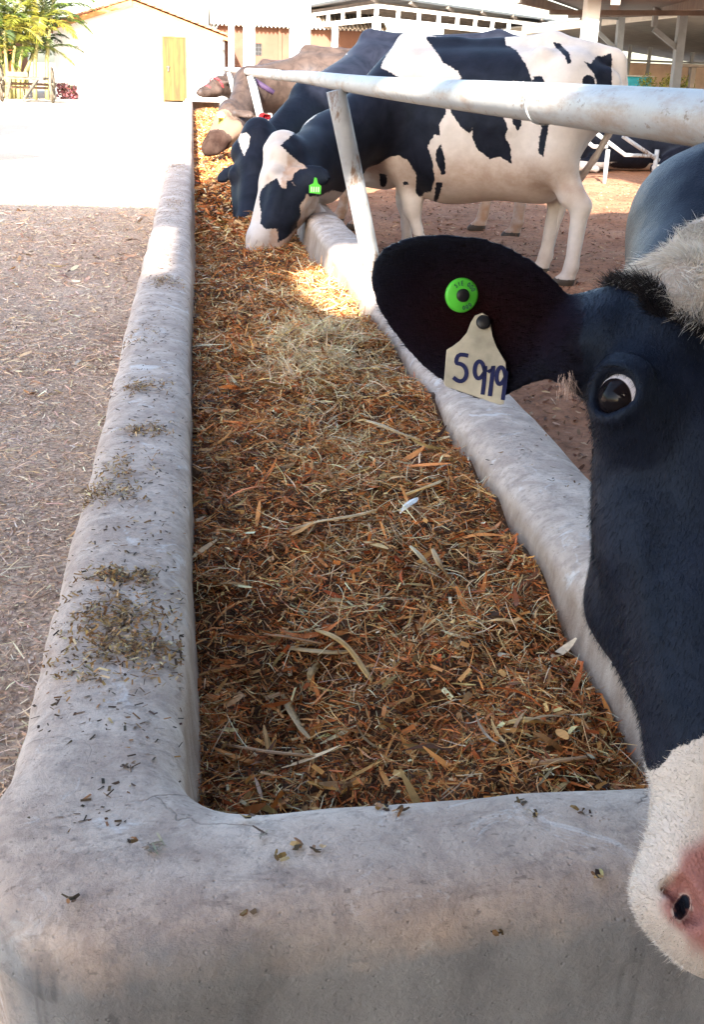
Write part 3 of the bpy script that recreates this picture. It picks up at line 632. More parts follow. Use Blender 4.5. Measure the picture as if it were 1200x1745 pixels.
def body_prims(f, W, S, legs, belly=1.0, deep=0.0, tailx=0):
    def c(a, b, ra, rb, k=.08): f.cone(W(*a), W(*b), ra * S, rb * S, k)
    for y in (-.12, .12): c((-.02, y, 1.12), (.95, y * .8, 1.10), .23, .22, .12)
    c((.2, 0, .96 - deep), (.75, 0, .96 - deep), .31 * belly, .32, .15); c((.3, 0, .98), (.75, 0, .98), .33 * belly, .33, .15)
    c((.72, 0, .95 - deep), (1.14, 0, .92 - deep * .6), .31, .24, .15); c((1.14, 0, .92 - deep * .8), (1.28, 0, .86 - deep), .22, .15, .12); c((1.22, 0, .80 - deep), (1.36, 0, .76 - deep * .9), .13, .10, .1)
    for y in (-.1, .1): c((-.10, y, 1.12), (-.27, y, 1.08), .21, .13, .12)
    c((-.30, 0, 1.335), (.10, 0, 1.385), .045, .055, .09); c((.10, 0, 1.385), (.75, 0, 1.335), .055, .05, .09); c((.75, 0, 1.335), (1.08, 0, 1.365), .05, .07, .1)
    for y in (-1, 1):
        c((.10, .23 * y, 1.30), (.17, .22 * y, 1.25), .07, .055, .035); c((-.30, .13 * y, 1.22), (-.33, .12 * y, 1.20), .05, .045, .06)
        c((1.06, .12 * y, 1.18), (1.20, .19 * y, .95), .13, .13, .1)
        hs = legs[2 if y > 0 else 3]; fs = legs[0 if y > 0 else 1]
        c((-.04, .15 * y, 1.05), (.02 + hs * .3, .18 * y, .80), .20, .15, .1); c((.02 + hs * .3, .18 * y, .80), (-.08 + hs * .8, .17 * y, .56), .13, .070, .07)
        c((-.08 + hs * .8, .17 * y, .56), (-.14 + hs * .9, .17 * y, .50), .075, .060, .04); c((-.14 + hs * .9, .17 * y, .50), (-.11 + hs, .17 * y, .14), .054, .042, .04)
        c((-.11 + hs, .17 * y, .14), (-.09 + hs, .17 * y, .07), .042, .045, .03); c((-.08 + hs, .17 * y, .05), (-.03 + hs, .17 * y, .03), .055, .045, .02)
        c((1.18, .18 * y, .95), (1.17 + fs * .4, .17 * y, .70), .13, .085, .1); c((1.17 + fs * .4, .17 * y, .70), (1.17 + fs * .7, .15 * y, .42), .080, .056, .06)
        c((1.17 + fs * .7, .15 * y, .44), (1.17 + fs * .7, .15 * y, .39), .060, .055, .03); c((1.17 + fs * .7, .15 * y, .40), (1.17 + fs, .15 * y, .13), .041, .035, .03)
        c((1.17 + fs, .15 * y, .13), (1.20 + fs, .15 * y, .07), .042, .045, .03); c((1.21 + fs, .15 * y, .05), (1.26 + fs, .15 * y, .03), .055, .045, .02)
    for k in range(5): c((.28 + .13 * k, .285, 1.16), (.24 + .13 * k, .335, .92), .018, .018, .05)
    c((.08, 0, .72 - deep * .6), (.22, 0, .70 - deep * .6), .13, .08, .08)
    c((-.35, 0, 1.31), (-.39, -.03, 1.05), .035, .028, .04); c((-.39, -.03, 1.05), (-.24, -.06, .76), .028, .02, .02); c((-.24, -.06, .76), (-.06, -.10 - tailx, .50), .022, .028, .02); c((-.06, -.10 - tailx, .50), (-.02, -.11 - tailx, .28), .030, .008, .02)
def cow_field(rear, theta, sc_, poll, muz, side, legs, res=.014, neck=None, dewlap=.1, belly=1.0, tailx=0, ears=(1, 1), lx=1.0, deep=0.0, eard=(.9, .25, .25), earb=(.078, .09, -.11)):
    """rear: ground point under the hind legs; theta: heading from -X towards +Y; legs: forward shifts fl, fr, hl, hr; side: direction out of the head's left cheek"""
    fw = np.array([-math.cos(theta), math.sin(theta), 0]); lf = np.array([-math.sin(theta), -math.cos(theta), 0])     # left of the animal faces the camera side
    def W(x, y, z): return np.array(rear) + sc_ * (fw * x * lx + lf * y + np.array([0, 0, z]))
    poll = np.array(poll); muz = np.array(muz); allp = np.array([W(-.55, .45, 0), W(-.55, -.45, 1.5), W(1.5, .45, 0), W(1.5, -.45, 1.5), poll + .28, poll - .28, muz + .12, muz - .12])
    lo, hi = allp.min(0) - .05, allp.max(0) + .05; lo[2] = -.03
    f = Field(*[np.arange(l, h, res) for l, h in zip(lo, hi)]); S = sc_
    body_prims(f, W, S, legs, belly, deep, tailx)
    a, n, s = cow_frame(poll, muz, right=side); L = np.linalg.norm(muz - poll) / .50
    def Hd(x, y, z): return poll + (s * x + a * y + n * z) * L       # sideways, down the face, out of the face
    def h(p, q, ra, rb, k=.03): f.cone(Hd(*p), Hd(*q), ra * L, rb * L, k)
    nb = neck if neck is not None else (W(1.02, 0, 1.15) + poll) / 2
    f.chain([(W(1.04, 0, 1.14), .20 * S), (nb + np.array([0, 0, .06]), .135 * S), (Hd(0, .03, -.10), .085)], .12); f.chain([(W(1.16, 0, .98), .19 * S), (nb - np.array([0, 0, .08]), .13 * S), (Hd(0, .12, -.17), .075)], .12)
    if dewlap: f.chain([(W(1.28, 0, .80), .08 * S), (nb - np.array([0, 0, .20]), .045 * S), (Hd(0, .16, -.20), .03)], dewlap)
    h((0, .03, -.075), (0, .16, -.07), .083, .085); h((.055, .08, -.06), (-.055, .08, -.06), .06, .06); h((0, 0, -.05), (0, .03, -.05), .065, .07)
    h((0, .2, -.06), (0, .40, -.045), .066, .050); 
    for e in (-1, 1):
        h((.075 * e, .165, -.055), (.085 * e, .185, -.05), .033, .03, .02); h((.06 * e, .22, -.10), (.04 * e, .38, -.08), .055, .042)
        h((.055 * e, .20, -.18), (.03 * e, .36, -.13), .060, .040, .05); h((.03 * e, .44, -.055), (.035 * e, .46, -.05), .046, .042)
        if ears[0 if e > 0 else 1]:
            ed = nrm(s * e * eard[0] + a * eard[1] - n * eard[2]); e2 = nrm(np.cross(ed, n)); f.cone(Hd(earb[0] * e, earb[1], earb[2]), Hd(earb[0] * e, earb[1], earb[2]) + ed * .07, .03, .028, .03)
            f.ell(Hd(earb[0] * e, earb[1], earb[2]) + ed * .13, [ed, e2, np.cross(ed, e2)], (.105, .058, .020), .03)
    h((0, .44, -.05), (0, .475, -.055), .060, .056); h((0, .40, -.13), (0, .455, -.11), .038, .036, .04)
    for e in (-1, 1): f.cone(Hd(.036 * e, .478, -.012), Hd(.05 * e, .462, -.012), .012 * L, .008 * L, .01, True)
    V, F = f.mesh(); V = smooth_mesh(V, F, 2)
    return V, F, W, Hd, (a, n, s, L)
def sm(x, a, b): t = np.clip((x - a) / (b - a), 0, 1); return t * t * (3 - 2 * t)
EYE = plain("dark_eye", (.008, .007, .008), .12, .6, .05); HORN = plain("hoof_horn", (.06, .045, .035), .6, .3, .3, 20)
TAGG = plain("green_tag", (.10, .62, .05), .4, .4, .08, 12); TAGY = plain("yellow_tag", (.72, .66, .12), .45, .4, .1, 12); INK = plain("tag_ink", (.02, .025, .09), .6, .2, .1, 30)
CREAM = plain("cream_tag", (.50, .46, .36), .5, .3, .3, 34); BLACKP = plain("black_plastic", (.012, .012, .014), .4, .4, .1); REDC = plain("red_cloth", (.62, .02, .03), .6, .3, .15, 30); PURPLE = plain("purple_webbing", (.035, .02, .05), .7, .2, .15, 30); WHITEL = plain("pale_print", (.78, .85, .72), .6, .2, .03)
def eyes(t, Hd, fr, r=.017):
    a, n, s, L = fr
    for e in (-1, 1):
        b = MB(); c = Hd(.098 * e, .178, -.048); 
        for k in range(1): 
            V = []; 
            for i in range(9):
                for j in range(12): th = math.pi * i / 8; ph = 2 * math.pi * j / 12; V.append(c + r * np.array([math.sin(th) * math.cos(ph), math.sin(th) * math.sin(ph), math.cos(th)]))
            b.add(V, [[i * 12 + j, i * 12 + (j + 1) % 12, (i + 1) * 12 + (j + 1) % 12, (i + 1) * 12 + j] for i in range(8) for j in range(12)])
        b.build("eye", EYE, t, True)
def hoof_split(V, F): return V[F].mean(1)[:, 2] < .065
def finish_cow(t, V, F, m, pale, soil, warm=None, skin=None):
    z0 = np.zeros(len(V)); o = mesh_obj("body", V, F, m, t, True, dict(pale=pale, soil=soil, warm=z0 if warm is None else warm, skin=z0 if skin is None else skin))
    o.data.materials.append(HORN); o.data.polygons.foreach_set('material_index', hoof_split(V, F).astype(np.int32)); return o
COAT = m_coat("cow_coat", edge=.012, fine=55); 
def px_polys(V, polys, scale): 
    P = to_px(V); d = np.full(len(V), 1e9)
    for q in polys: d = np.minimum(d, sd_poly(P, q))
    return d / scale                                                    # >0 outside every dark patch
def px_in(V, poly, scale): return sd_poly(to_px(V), poly) / scale

# ---- the piebald cow in the middle
def crop8(l): return [(560 + x * .41667, 40 + y * .41667) for x, y in l]
def crop5(l): return [(380 + x * .21667, 180 + y * .21667) for x, y in l]
def cow1():
    poll, muz = at(462, 246, 6.02), at(417, 428, 5.86)
    V, F, W, Hd, fr = cow_field((2.14, 6.72, 0), R_(30), .98, poll, muz, (-.2, -.98, .1), (-.34, -.10, -.10, .16), res=.0125, neck=at(556, 262, 6.45), lx=.92, deep=.17, eard=(.45, .22, .85), earb=(.08, .155, -.135))
    t = thing("cow", (1.7, 6.9, 0), "black and white piebald cow with a green tag, eating beyond the leaning post", "cow", "cows feeding at the trough")
    dark = [crop8([(395, 55), (480, 50), (560, 35), (720, 30), (725, 85), (770, 110), (810, 170), (835, 240), (780, 238), (640, 238), (520, 238), (545, 228), (530, 195), (470, 160), (440, 115)]),
            crop8([(270, 85), (225, 150), (215, 180), (280, 215), (300, 245), (480, 250), (480, 370), (455, 410), (458, 460), (435, 455), (405, 500), (425, 560), (435, 640), (420, 690), (395, 690), (375, 712), (355, 690), (360, 620), (325, 560), (290, 540), (245, 548), (205, 575), (160, 590), (60, 740), (-60, 720), (-160, 640), (-200, 500), (-130, 440), (40, 300), (115, 205), (150, 140)]),
            crop8([(470, 240), (530, 240), (700, 240), (720, 390), (735, 430), (722, 465), (745, 500), (750, 575), (700, 545), (660, 555), (610, 515), (590, 470), (588, 418), (580, 452), (540, 420), (505, 370)]),
            crop8([(440, 520), (460, 495), (478, 560), (478, 615), (462, 620), (440, 560)]), crop8([(440, 650), (470, 650), (455, 700), (425, 780), (410, 865), (388, 860), (392, 810), (430, 740)]),
            crop8([(207, 612), (238, 620), (240, 650), (228, 675), (212, 665)]), crop8([(303, 650), (322, 645), (330, 658), (310, 665)]),
            crop8([(740, 260), (790, 260), (790, 415), (775, 440), (755, 410)]), crop8([(858, 250), (905, 250), (900, 425), (880, 545), (858, 530), (862, 470), (872, 430)]),
            crop8([(920, 78), (945, 80), (985, 120), (996, 165), (980, 165), (965, 130), (930, 98)]), crop8([(1045, 155), (1075, 165), (1100, 130), (1135, 140), (1130, 215), (1105, 250), (1098, 225), (1075, 190)]), crop8([(1040, 225), (1060, 208), (1085, 220), (1092, 250), (1040, 250)]), crop8([(840, 215), (875, 215), (885, 245), (835, 245)]), crop8([(1080, 150), (1160, 120), (1160, 260), (1100, 260)]),
            # head: cheek and ear
            crop5([(425, 570), (440, 610), (465, 655), (495, 650), (500, 590), (530, 590), (570, 635), (560, 560), (580, 520), (640, 490), (760, 470), (900, 540), (930, 640), (860, 665), (800, 690), (720, 705), (660, 690), (640, 740), (605, 780), (620, 850), (585, 920), (580, 960), (500, 1040), (420, 1085), (435, 1040), (430, 970), (330, 970), (295, 930), (300, 850), (285, 730), (300, 660), (350, 610)]),
            crop5([(100, 1190), (115, 1140), (150, 1130), (195, 1155), (200, 1200), (120, 1215)])]
    white = [crop5([(262, 420), (300, 280), (420, 275), (520, 380), (650, 480), (660, 495), (600, 500), (560, 530), (545, 580), (530, 590), (500, 580), (495, 640), (470, 640), (430, 560), (300, 640), (180, 640), (190, 560)]),
             crop5([(860, 665), (930, 680), (1030, 690), (1030, 745), (930, 742), (760, 800), (640, 900), (610, 850), (605, 780), (650, 720), (760, 712)])]
    pale = px_polys(V, dark, 300.0)
    for q in white: pale = np.maximum(pale, -px_in(V, q, 300.0))
    V = V + normals(V, F) * (np.clip(1 - np.linalg.norm(V - Hd(0, .02, -.04), axis=1) / .13, 0, 1) * (.016 * np.abs(vnoise(V, 38, 12)) + .012))[:, None]
    z = V[:, 2]; x = V[:, 0]; soil = .5 * sm(z, .86, .62) * sm(z, .45, .6) + .25 * sm(z, .35, .02)
    hd = np.linalg.norm(V - (poll + muz) / 2, axis=1) < .38; jaw = (V - poll) @ fr[1] < -.12; soil = np.where(hd, np.where(jaw, .75, .18), soil)
    finish_cow(t, V, F, COAT, pale, soil); eyes(t, Hd, fr)
    # green tag in the ear on our side
    c = at(537, 319, 5.6); n_ = nrm(CAM - c); e1 = nrm(np.cross((0, 0, 1), n_)); e2 = np.cross(n_, e1)
    c = at(537, 318, 5.72)
    out = [(-.030, -.032), (.030, -.036), (.032, .004), (.014, .016), (.008, .042), (-.004, .046), (-.010, .016), (-.030, .006)]
    b = MB(); b.extrude([(p[0] * 1.0, p[1] * 1.0) for p in out], c, e1, e2, .004); tg = b.build("ear_tag", TAGG, t); tg['label'] = "green ear tag with pale strokes"
    b = MB()
    for i in range(4): b.box(c + e1 * (-.018 + .012 * i) + e2 * -.014 + n_ * .0032, (.005, .001, .026), rot=np.stack([e1, n_, e2], 1))
    b.build("print", WHITEL, tg)
    # woolly poll
    return t, V, F, Hd, fr
c1 = cow1()
# ------------------------------------------------------------------ the cow close to the lens
def hair(name, P, D, L, W, col, parent, m, droop=.25, seg=3):
    """tapered strands growing from P along D"""
    N = len(P); r = np.cross(D, RNG.standard_normal((N, 3))); r /= np.linalg.norm(r, axis=1, keepdims=True) + 1e-9
    V = np.zeros((N, seg + 1, 2, 3)); t = np.linspace(0, 1, seg + 1)
    for k, tk in enumerate(t):
        c = P + D * (L * tk)[:, None] + np.array([0, 0, -1]) * (droop * L * tk * tk)[:, None]; w_ = (W * (1 - .85 * tk) / 2)[:, None]; V[:, k, 0] = c - r * w_; V[:, k, 1] = c + r * w_
    b = np.arange(N) * (seg + 1) * 2; F = np.concatenate([np.stack([b + 2 * k, b + 2 * k + 1, b + 2 * k + 3, b + 2 * k + 2], 1) for k in range(seg)])
    return mesh_obj(name, V.reshape(-1, 3), F, m, parent, True, None, np.repeat(col, (seg + 1) * 2, 0))
def grow(V, F, wgt, N):
    """N places on the faces chosen by wgt per vertex; returns points and normals"""
    Nv = normals(V, F); A = np.linalg.norm(np.cross(V[F[:, 2]] - V[F[:, 0]], V[F[:, 3]] - V[F[:, 1]]), axis=1) * wgt[F].mean(1)
    i = RNG.choice(len(F), N, p=A / A.sum()); u, v = RNG.random((2, N, 1)); q = F[i]
    f = lambda T: (T[q[:, 0]] * (1 - u) + T[q[:, 1]] * u) * (1 - v) + (T[q[:, 3]] * (1 - u) + T[q[:, 2]] * u) * v
    n = f(Nv); return f(V), n / (np.linalg.norm(n, axis=1, keepdims=True) + 1e-9), i
HAIR = m_tint("coat_hair", .5, .3); HAIRD = m_tint("black_hair", .4, .2)
COATB = m_coat("close_coat", dark=(.0040, .0052, .0105), pale=(.62, .555, .50), dirt=True, dirtcol=(.42, .27, .19), rough=.42, edge=.0035, fine=260)
def near_cow():
    O = at(1262, 690, .86); Mz = at(1275, 1520, .775); a = nrm(Mz - O); v = nrm(O - CAM)
    n0 = -nrm(v - (v @ a) * a); s0 = np.cross(a, n0)
    if s0[0] > 0: s0 = -s0
    yw = R_(20); n = math.cos(yw) * n0 - math.sin(yw) * s0; s = math.cos(yw) * s0 + math.sin(yw) * n0
    Hc = lambda x, y, z: O + (s * x + a * y + n * z) / 100
    rear = np.array([2.85, 1.95, 0]); th = R_(-14); fw = np.array([-math.cos(th), math.sin(th), 0]); lf = np.array([-math.sin(th), -math.cos(th), 0])
    W = lambda x, y, z: rear + fw * x + lf * y + np.array([0, 0, z])
    f = Field(steps((.06, .56, .0036), (.56, .62, .008), (.62, 3.0, .022)), steps((.44, 1.08, .0038), (1.08, 1.3, .01), (1.3, 2.5, .022)), steps((-.03, .5, .022), (.5, .56, .008), (.56, 1.15, .0038), (1.15, 1.5, .02)))
    body_prims(f, W, 1.0, (0, .12, -.05, .1), 1.0, .05)
    f.chain([(W(1.02, 0, 1.12), .19), (at(1440, 330, 1.5), .125), (at(1335, 345, 1.33), .098), (at(1218, 392, 1.16), .082)], .05); f.chain([(at(1218, 392, 1.16), .082), (Hc(0, -6, -13), .078)], .03)
    f.chain([(W(1.16, 0, .90), .18), (at(1480, 470, 1.4), .12), (Hc(-3, 2, -17), .065)], .06)
    def h(p, q, ra, rb, k=.022, cut=False): f.cone(Hc(*p), Hc(*q), ra / 100, rb / 100, k, cut)
    h((0, -7.5, -8.3), (0, 3, -7.8), 8.0, 7.4); h((-3, -10.5, -6), (3, -10.5, -6), 4.8, 4.8); h((0, 3, -6.8), (0, 26, -5), 6.2, 4.4, .03)
    for e in (-1, 1):
        h((4.6 * e, -6.5, -5.4), (5.6 * e, 1, -5.4), 4.4, 4.0); h((5.6 * e, -6, -9.5), (5.6 * e, 4, -10), 2.8, 2.8)
        h((7.0 * e, -3.3, -4.6), (8.1 * e, -2.2, -6.5), 2.0, 1.8, .015); h((7.5 * e, 3.8, -6.5), (5.6 * e, 10, -7.5), 2.1, 3.2, .02)
        h((4.2 * e, 8, -8), (2.2 * e, 27, -6.2), 4.2, 2.8, .03); h((3.8 * e, 4, -13), (3.7 * e, 14, -13), 4.0, 4.2, .03); h((3.7 * e, 14, -13), (1.2 * e, 25.5, -9.8), 4.2, 2.4, .03)
        h((1.9 * e, 32.5, -5.6), (2.7 * e, 36.5, -6), 3.2, 3.7, .02)
        f.chain([(Hc(2.2 * e, 3, -1.1), .006), (Hc(4.2 * e, -5, -1.6), .005), (Hc(6.6 * e, -9.5, -2.6), .004)], .012)
        for q in (0, 1, 2): f.chain([(Hc((3.0 + .9 * q) * e, 2.5 - q, -1.35 - .3 * q), .0028), (Hc((4.0 + 1.0 * q) * e, -2.6 - .6 * q, -1.3 - .35 * q), .0032), (Hc((5.6 + .9 * q) * e, -6.2 - .3 * q, -2.0 - .5 * q), .0026)], .006)          # the brow ridges
        f.chain([(Hc(6.2 * e, 9, -4.8), .007), (Hc(5 * e, 18, -4.4), .006), (Hc(3.6 * e, 25, -3.2), .005)], .012)              # vein and muscle down the cheek
    h((0, 29, -6.0), (0, 37.5, -6.6), 4.2, 5.0, .02); h((0, 32, -11.5), (0, 37.5, -11.2), 3.2, 3.0, .02)
    # eyes: a hollow, a ball set in it, two lids
    ec = at(1061, 677, .876); d = ec - O; es, ea, en = (d @ s) * 100, (d @ a) * 100, (d @ n) * 100
    eyesets = []
    for e in (1, -1):
        c = Hc(es * e, ea, en); ax = nrm(s * e * .72 + n * .69); t1 = nrm(np.cross(ax, a)); t2 = np.cross(ax, t1)
        if t2 @ a < 0: t2 = -t2
        f.cone(c - ax * .015, c - ax * .012, .0315, .031, .03)
        f.cone(c + ax * .002, c + ax * .03, .0210, .0215, .005, True)
        E = lambda u, w_, k_: c + t1 * u + t2 * w_ + ax * k_
        ring = lambda a0, a1, ru, rw, k_, r, n_=9: [(E(ru * math.cos(q), rw * math.sin(q), k_ * (1 - .55 * abs(math.cos(q)) ** 2)), r * (.75 + .25 * abs(math.sin(q)))) for q in np.linspace(a0, a1, n_)]
        f.chain(ring(math.pi, 2 * math.pi, .0220, .0212, .0150, .0028), .008); f.chain(ring(0, math.pi, .0222, .0210, .0125, .0024), .008)
        f.chain(ring(math.pi * 1.1, math.pi * 1.9, .030, .0310, .0075, .0026), .006)
        eyesets.append((c, ax, t1, t2))
    # nostrils and the line of the mouth
    for e in (-1, 1):
        h((3.0 * e, 37.6, -2.6), (3.9 * e, 36.0, -2.7), .9, .7, .006, True); h((3.9 * e, 36.0, -2.7), (4.7 * e, 36.2, -3.6), .6, .4, .006, True)
        h((6.9 * e, 29, -9.6), (4.2 * e, 37.5, -10.6), .35, .3, .008, True)
    # ears: leaf-shaped, slightly hollow
    def ear(o, e1, e2, sgn):
        px = [(1085, 470), (1040, 495), (1000, 506), (968, 503), (935, 468), (900, 441), (850, 416), (800, 404), (742, 401), (690, 409), (655, 424), (637, 445), (631, 475), (640, 515), (660, 552), (690, 590), (730, 630), (775, 664), (820, 680), (860, 676), (905, 655), (940, 645), (985, 662), (1030, 670), (1070, 660), (1090, 560)]
        poly = [((x - 830) * .95 / 1900 * sgn, (y - 540) * .95 / 1900) for x, y in px]
        f.leaf(o, e1, e2, poly, .0042, .012, lambda x, y: .012 - 3.2 * (y - .1 * x * sgn) ** 2 - .9 * (x + .02 * sgn) ** 2 + 0 * x)
    eo = at(830, 540, .95); e1 = RC[:, 0].copy(); e3 = nrm(eo - CAM); e1 = nrm(e1 - (e1 @ e3) * e3); e1 = nrm(e1 + e3 * .12); e2 = np.cross(e3 - (e3 @ e1) * e1, e1); e2 = nrm(e2)
    ear(eo, e1, e2, 1)
    rfl = lambda p: p - 2 * ((p - O) @ s) * s; rv = lambda q: q - 2 * (q @ s) * s
    f.chain([(Hc(8.5, -7.5, -11), .036), (at(1030, 575, .945), .034), (at(985, 585, .95), .024)], .02)
    f.chain([(rfl(Hc(8.5, -7.5, -11)), .036), (rfl(at(1030, 575, .945)), .034), (rfl(at(985, 585, .95)), .024)], .02)
    f.ell(rfl(at(860, 540, .95)), [nrm(rv(e1)), nrm(rv(e2)), np.cross(nrm(rv(e1)), nrm(rv(e2)))], (.10, .062, .009), .015)
    V, F = f.mesh(); V = smooth_mesh(V, F, 1, .4)
    near = np.linalg.norm(V - O, axis=1) < .5; Nv = normals(V, F)
    V = V + Nv * (near * (.0006 * vnoise(V, 60, 41) + .0016 * vnoise(V, 16, 42) + .0012 * vnoise(V, 30, 45)))[:, None]
    loc = (V - O) @ np.stack([s, a, n], 1) * 100; ls, la, ln = np.abs(loc[:, 0]), loc[:, 1], loc[:, 2]
    pale = (np.interp(la, [-20, -13, -10, -7.7, -6.5, -5, -4], [11, 8.0, 5.7, 5.0, 2.8, .2, -3]) - ls) / 100; pale = np.where((ln < -13) | (la > -3), np.minimum(pale, -.02), pale)
    wob = .004 * vnoise(V, 60, 43); pale = np.maximum(pale + wob, (la - 24.3 - .42 * ls - 1.1 * np.clip(ls - 4, 0, 9) + 6 * np.clip(-9.5 - ln, 0, 1) * 0) / 100 + wob); pale = np.where(near & (la > -25), pale, -.03)
    earm = (np.linalg.norm(V - eo, axis=1) < .16) & ((V - eo) @ e1 < .085) & (np.abs((V - eo) @ np.cross(e1, e2)) < .035) & (to_px(V)[:, 0] < 995); pale = np.where(earm, -.03, pale)
    ex, ey = (V - eo) @ e1, (V - eo) @ e2; warm = np.where(earm, np.exp(-((ex + .01) / .07) ** 2 - ((ey - .0) / .045) ** 2) * .85 + .05, 0)
    sk = ((ls / 4.8) ** 2 + ((la - 36.6) / 4.6) ** 2 + ((ln + 2.6) / 4.6) ** 2); skin = sm(sk + .25 * vnoise(V, 70, 44), 1.25, .75) * near
    sp = at(1163, 1547, .76); spot = np.sqrt(((to_px(V)[:, 0] - 1163 + .25 * (to_px(V)[:, 1] - 1546)) / 13) ** 2 + ((to_px(V)[:, 1] - 1546) / 21) ** 2); spot = np.where(near & (ln > -8), spot, 9)
    skin = skin * sm(spot, .95, 1.25); pale = np.minimum(pale, (spot - 1.05) * .02)
    soil = np.where(la > 20, .25 * sm(sk, 3.2, 1.0), .22)
    t = thing("cow", (1.3, 1.5, 0), "black cow with a white forehead and muzzle close to the camera, wearing tag 5919", "cow", "cows feeding at the trough")
    o = mesh_obj("body", V, F, COATB, t, True, dict(pale=pale, soil=soil, warm=warm, skin=skin)); o.data.materials.append(HORN)
    o.data.polygons.foreach_set('material_index', (V[F].mean(1)[:, 2] < .065).astype(np.int32))
    # coat: woolly forehead, muzzle fuzz, fringe at the ear root, short black coat
    head = near & (la < 42)
    def rnd(k, q): return q * RNG.standard_normal((k, 3))
    k = 15000; P, nn, fi = grow(V, F, (head & (la < -3.2) & (pale > .000)).astype(float), k); D = nn * .35 + np.tile(a * .40 + s * .35, (k, 1)) + rnd(k, .22) + .5 * np.stack([vnoise(P, 28, 61), vnoise(P, 28, 62), vnoise(P, 28, 63)], 1); D /= np.linalg.norm(D, axis=1, keepdims=True)
    c = np.clip(np.array([[.84, .79, .72]]) * (1 + .2 * RNG.standard_normal((k, 1))), .05, .85); hair("hair", P, D, U(.009, .021, k), U(.0004, .0008, k), c, t, HAIR, .10, 4)
    m_ = (head & (pale > .0) & (la > 20) & (skin < .35)).astype(float); k = 26000; P, nn, fi = grow(V, F, m_, k); D = nn * .55 + np.tile(-a * .25 + s * .15, (k, 1)) + rnd(k, .25); D /= np.linalg.norm(D, axis=1, keepdims=True)
    c = np.clip(np.array([[.72, .67, .62]]) * (1 + .15 * RNG.standard_normal((k, 1))), .05, .85); hair("hair", P, D, U(.0016, .0038, k) + .007 * (RNG.random(k) < .03), U(.00025, .0005, k), c, t, HAIR, .1, 2)
    m_ = (head & (pale <= .0) & (pale > -.016) & (la < -2) & (ln > -16)).astype(float); k = 5000; P, nn, fi = grow(V, F, m_, k); D = nn * .55 + np.tile(-a * .35 + s * .35, (k, 1)) + rnd(k, .28); D /= np.linalg.norm(D, axis=1, keepdims=True)
    c = np.clip(np.array([[.010, .008, .010]]) * (1 + .5 * RNG.standard_normal((k, 1))), .004, .2); hair("hair", P, D, U(.008, .022, k), U(.0004, .0008, k), c, t, HAIR, .2, 3)
    m_ = (head & (pale <= 0) & ~earm & (la > -12) & (ln > -19)).astype(float); k = 32000; P, nn, fi = grow(V, F, m_, k); D = nn * .22 + np.tile(a * .8 + s * .2, (k, 1)) + rnd(k, .16); D -= nn * np.clip((D * nn).sum(1), -9, 0)[:, None]; D /= np.linalg.norm(D, axis=1, keepdims=True)
    c = np.clip(np.array([[.010, .012, .019]]) * (1 + .5 * RNG.standard_normal((k, 1))), .003, .2); hair("hair", P, D, U(.004, .007, k), U(.00025, .0004, k), c, t, HAIRD, .0, 2)
    m_ = earm.astype(float) * (.15 + (np.abs(Nv @ e3) > .75)); k = 16000; P, nn, fi = grow(V, F, m_, k); D = nn * .12 + np.tile(-e1 * .9, (k, 1)) + rnd(k, .15); D /= np.linalg.norm(D, axis=1, keepdims=True)
    c = np.clip(np.array([[.006, .003, .003]]) * (1 + .4 * RNG.standard_normal((k, 1))), .004, .2); hair("hair", P, D, U(.003, .0065, k), U(.0002, .0004, k), c, t, HAIRD, .0, 2)
    # pale tuft at the lower root of the ear
    k = 120; P0 = at(967, 648, .945); P = P0 + .004 * RNG.standard_normal((k, 3)); D = nrm(-RC[:, 1] * -1 * .6) + rnd(k, .3); D /= np.linalg.norm(D, axis=1, keepdims=True); hair("hair", P, D, U(.006, .014, k), U(.0004, .0007, k), np.tile([[.55, .40, .34]], (k, 1)), t, HAIR, .2, 2)
    # eyeballs
    EYEM = eye_mat()
    for (c, ax, t1, t2), e in zip(eyesets, (1, -1)):
        look = nrm(nrm(CAM - c) * .9 - RC[:, 0] * .84 + RC[:, 1] * .06) if e > 0 else ax
        r = .0205; u1 = nrm(np.cross(look, a)); u2 = np.cross(look, u1); b = []
        ths = np.concatenate([np.linspace(0, .9, 14), np.linspace(.93, math.pi, 26)]); V2 = []; ir = []
        for th_ in ths:
            bul = r * (1 + .07 * max(0, 1 - th_ / .9) ** 1)
            for j in range(40): ph = 2 * math.pi * j / 40; V2.append(c - ax * .003 + bul * (look * math.cos(th_) + (u1 * math.cos(ph) + u2 * math.sin(ph)) * math.sin(th_))); ir.append(th_)
        n2 = len(ths); mesh_obj("eye", V2, np.array([[i * 40 + j, i * 40 + (j + 1) % 40, (i + 1) * 40 + (j + 1) % 40, (i + 1) * 40 + j] for i in range(n2 - 1) for j in range(40)]), EYEM, t, True, dict(iris=ir))
        E = lambda u, w_, k_: c + t1 * u + t2 * w_ + ax * k_
        k = 90; q = np.pi + np.pi * RNG.random(k); P = np.array([E(.0205 * math.cos(x_), .0195 * math.sin(x_), .0165 * (1 - .5 * math.cos(x_) ** 2)) for x_ in q]); D = np.array([nrm(t1 * math.cos(x_) * .6 + t2 * (math.sin(x_) * .25 + .2) + ax * .7) for x_ in q]) + rnd(k, .12)
        hair("eyelash", P, D, U(.008, .016, k), U(.0004, .0006, k), np.tile([[.02, .017, .017]], (k, 1)), t, HAIR, .35, 3)
    # tags in the ear
    nr = -nrm(eo - CAM); nr = nrm(np.cross(e2, e1)) 
    if nr @ (CAM - eo) < 0: nr = -nr
    hit = lambda u, v: at(u, v, .95)
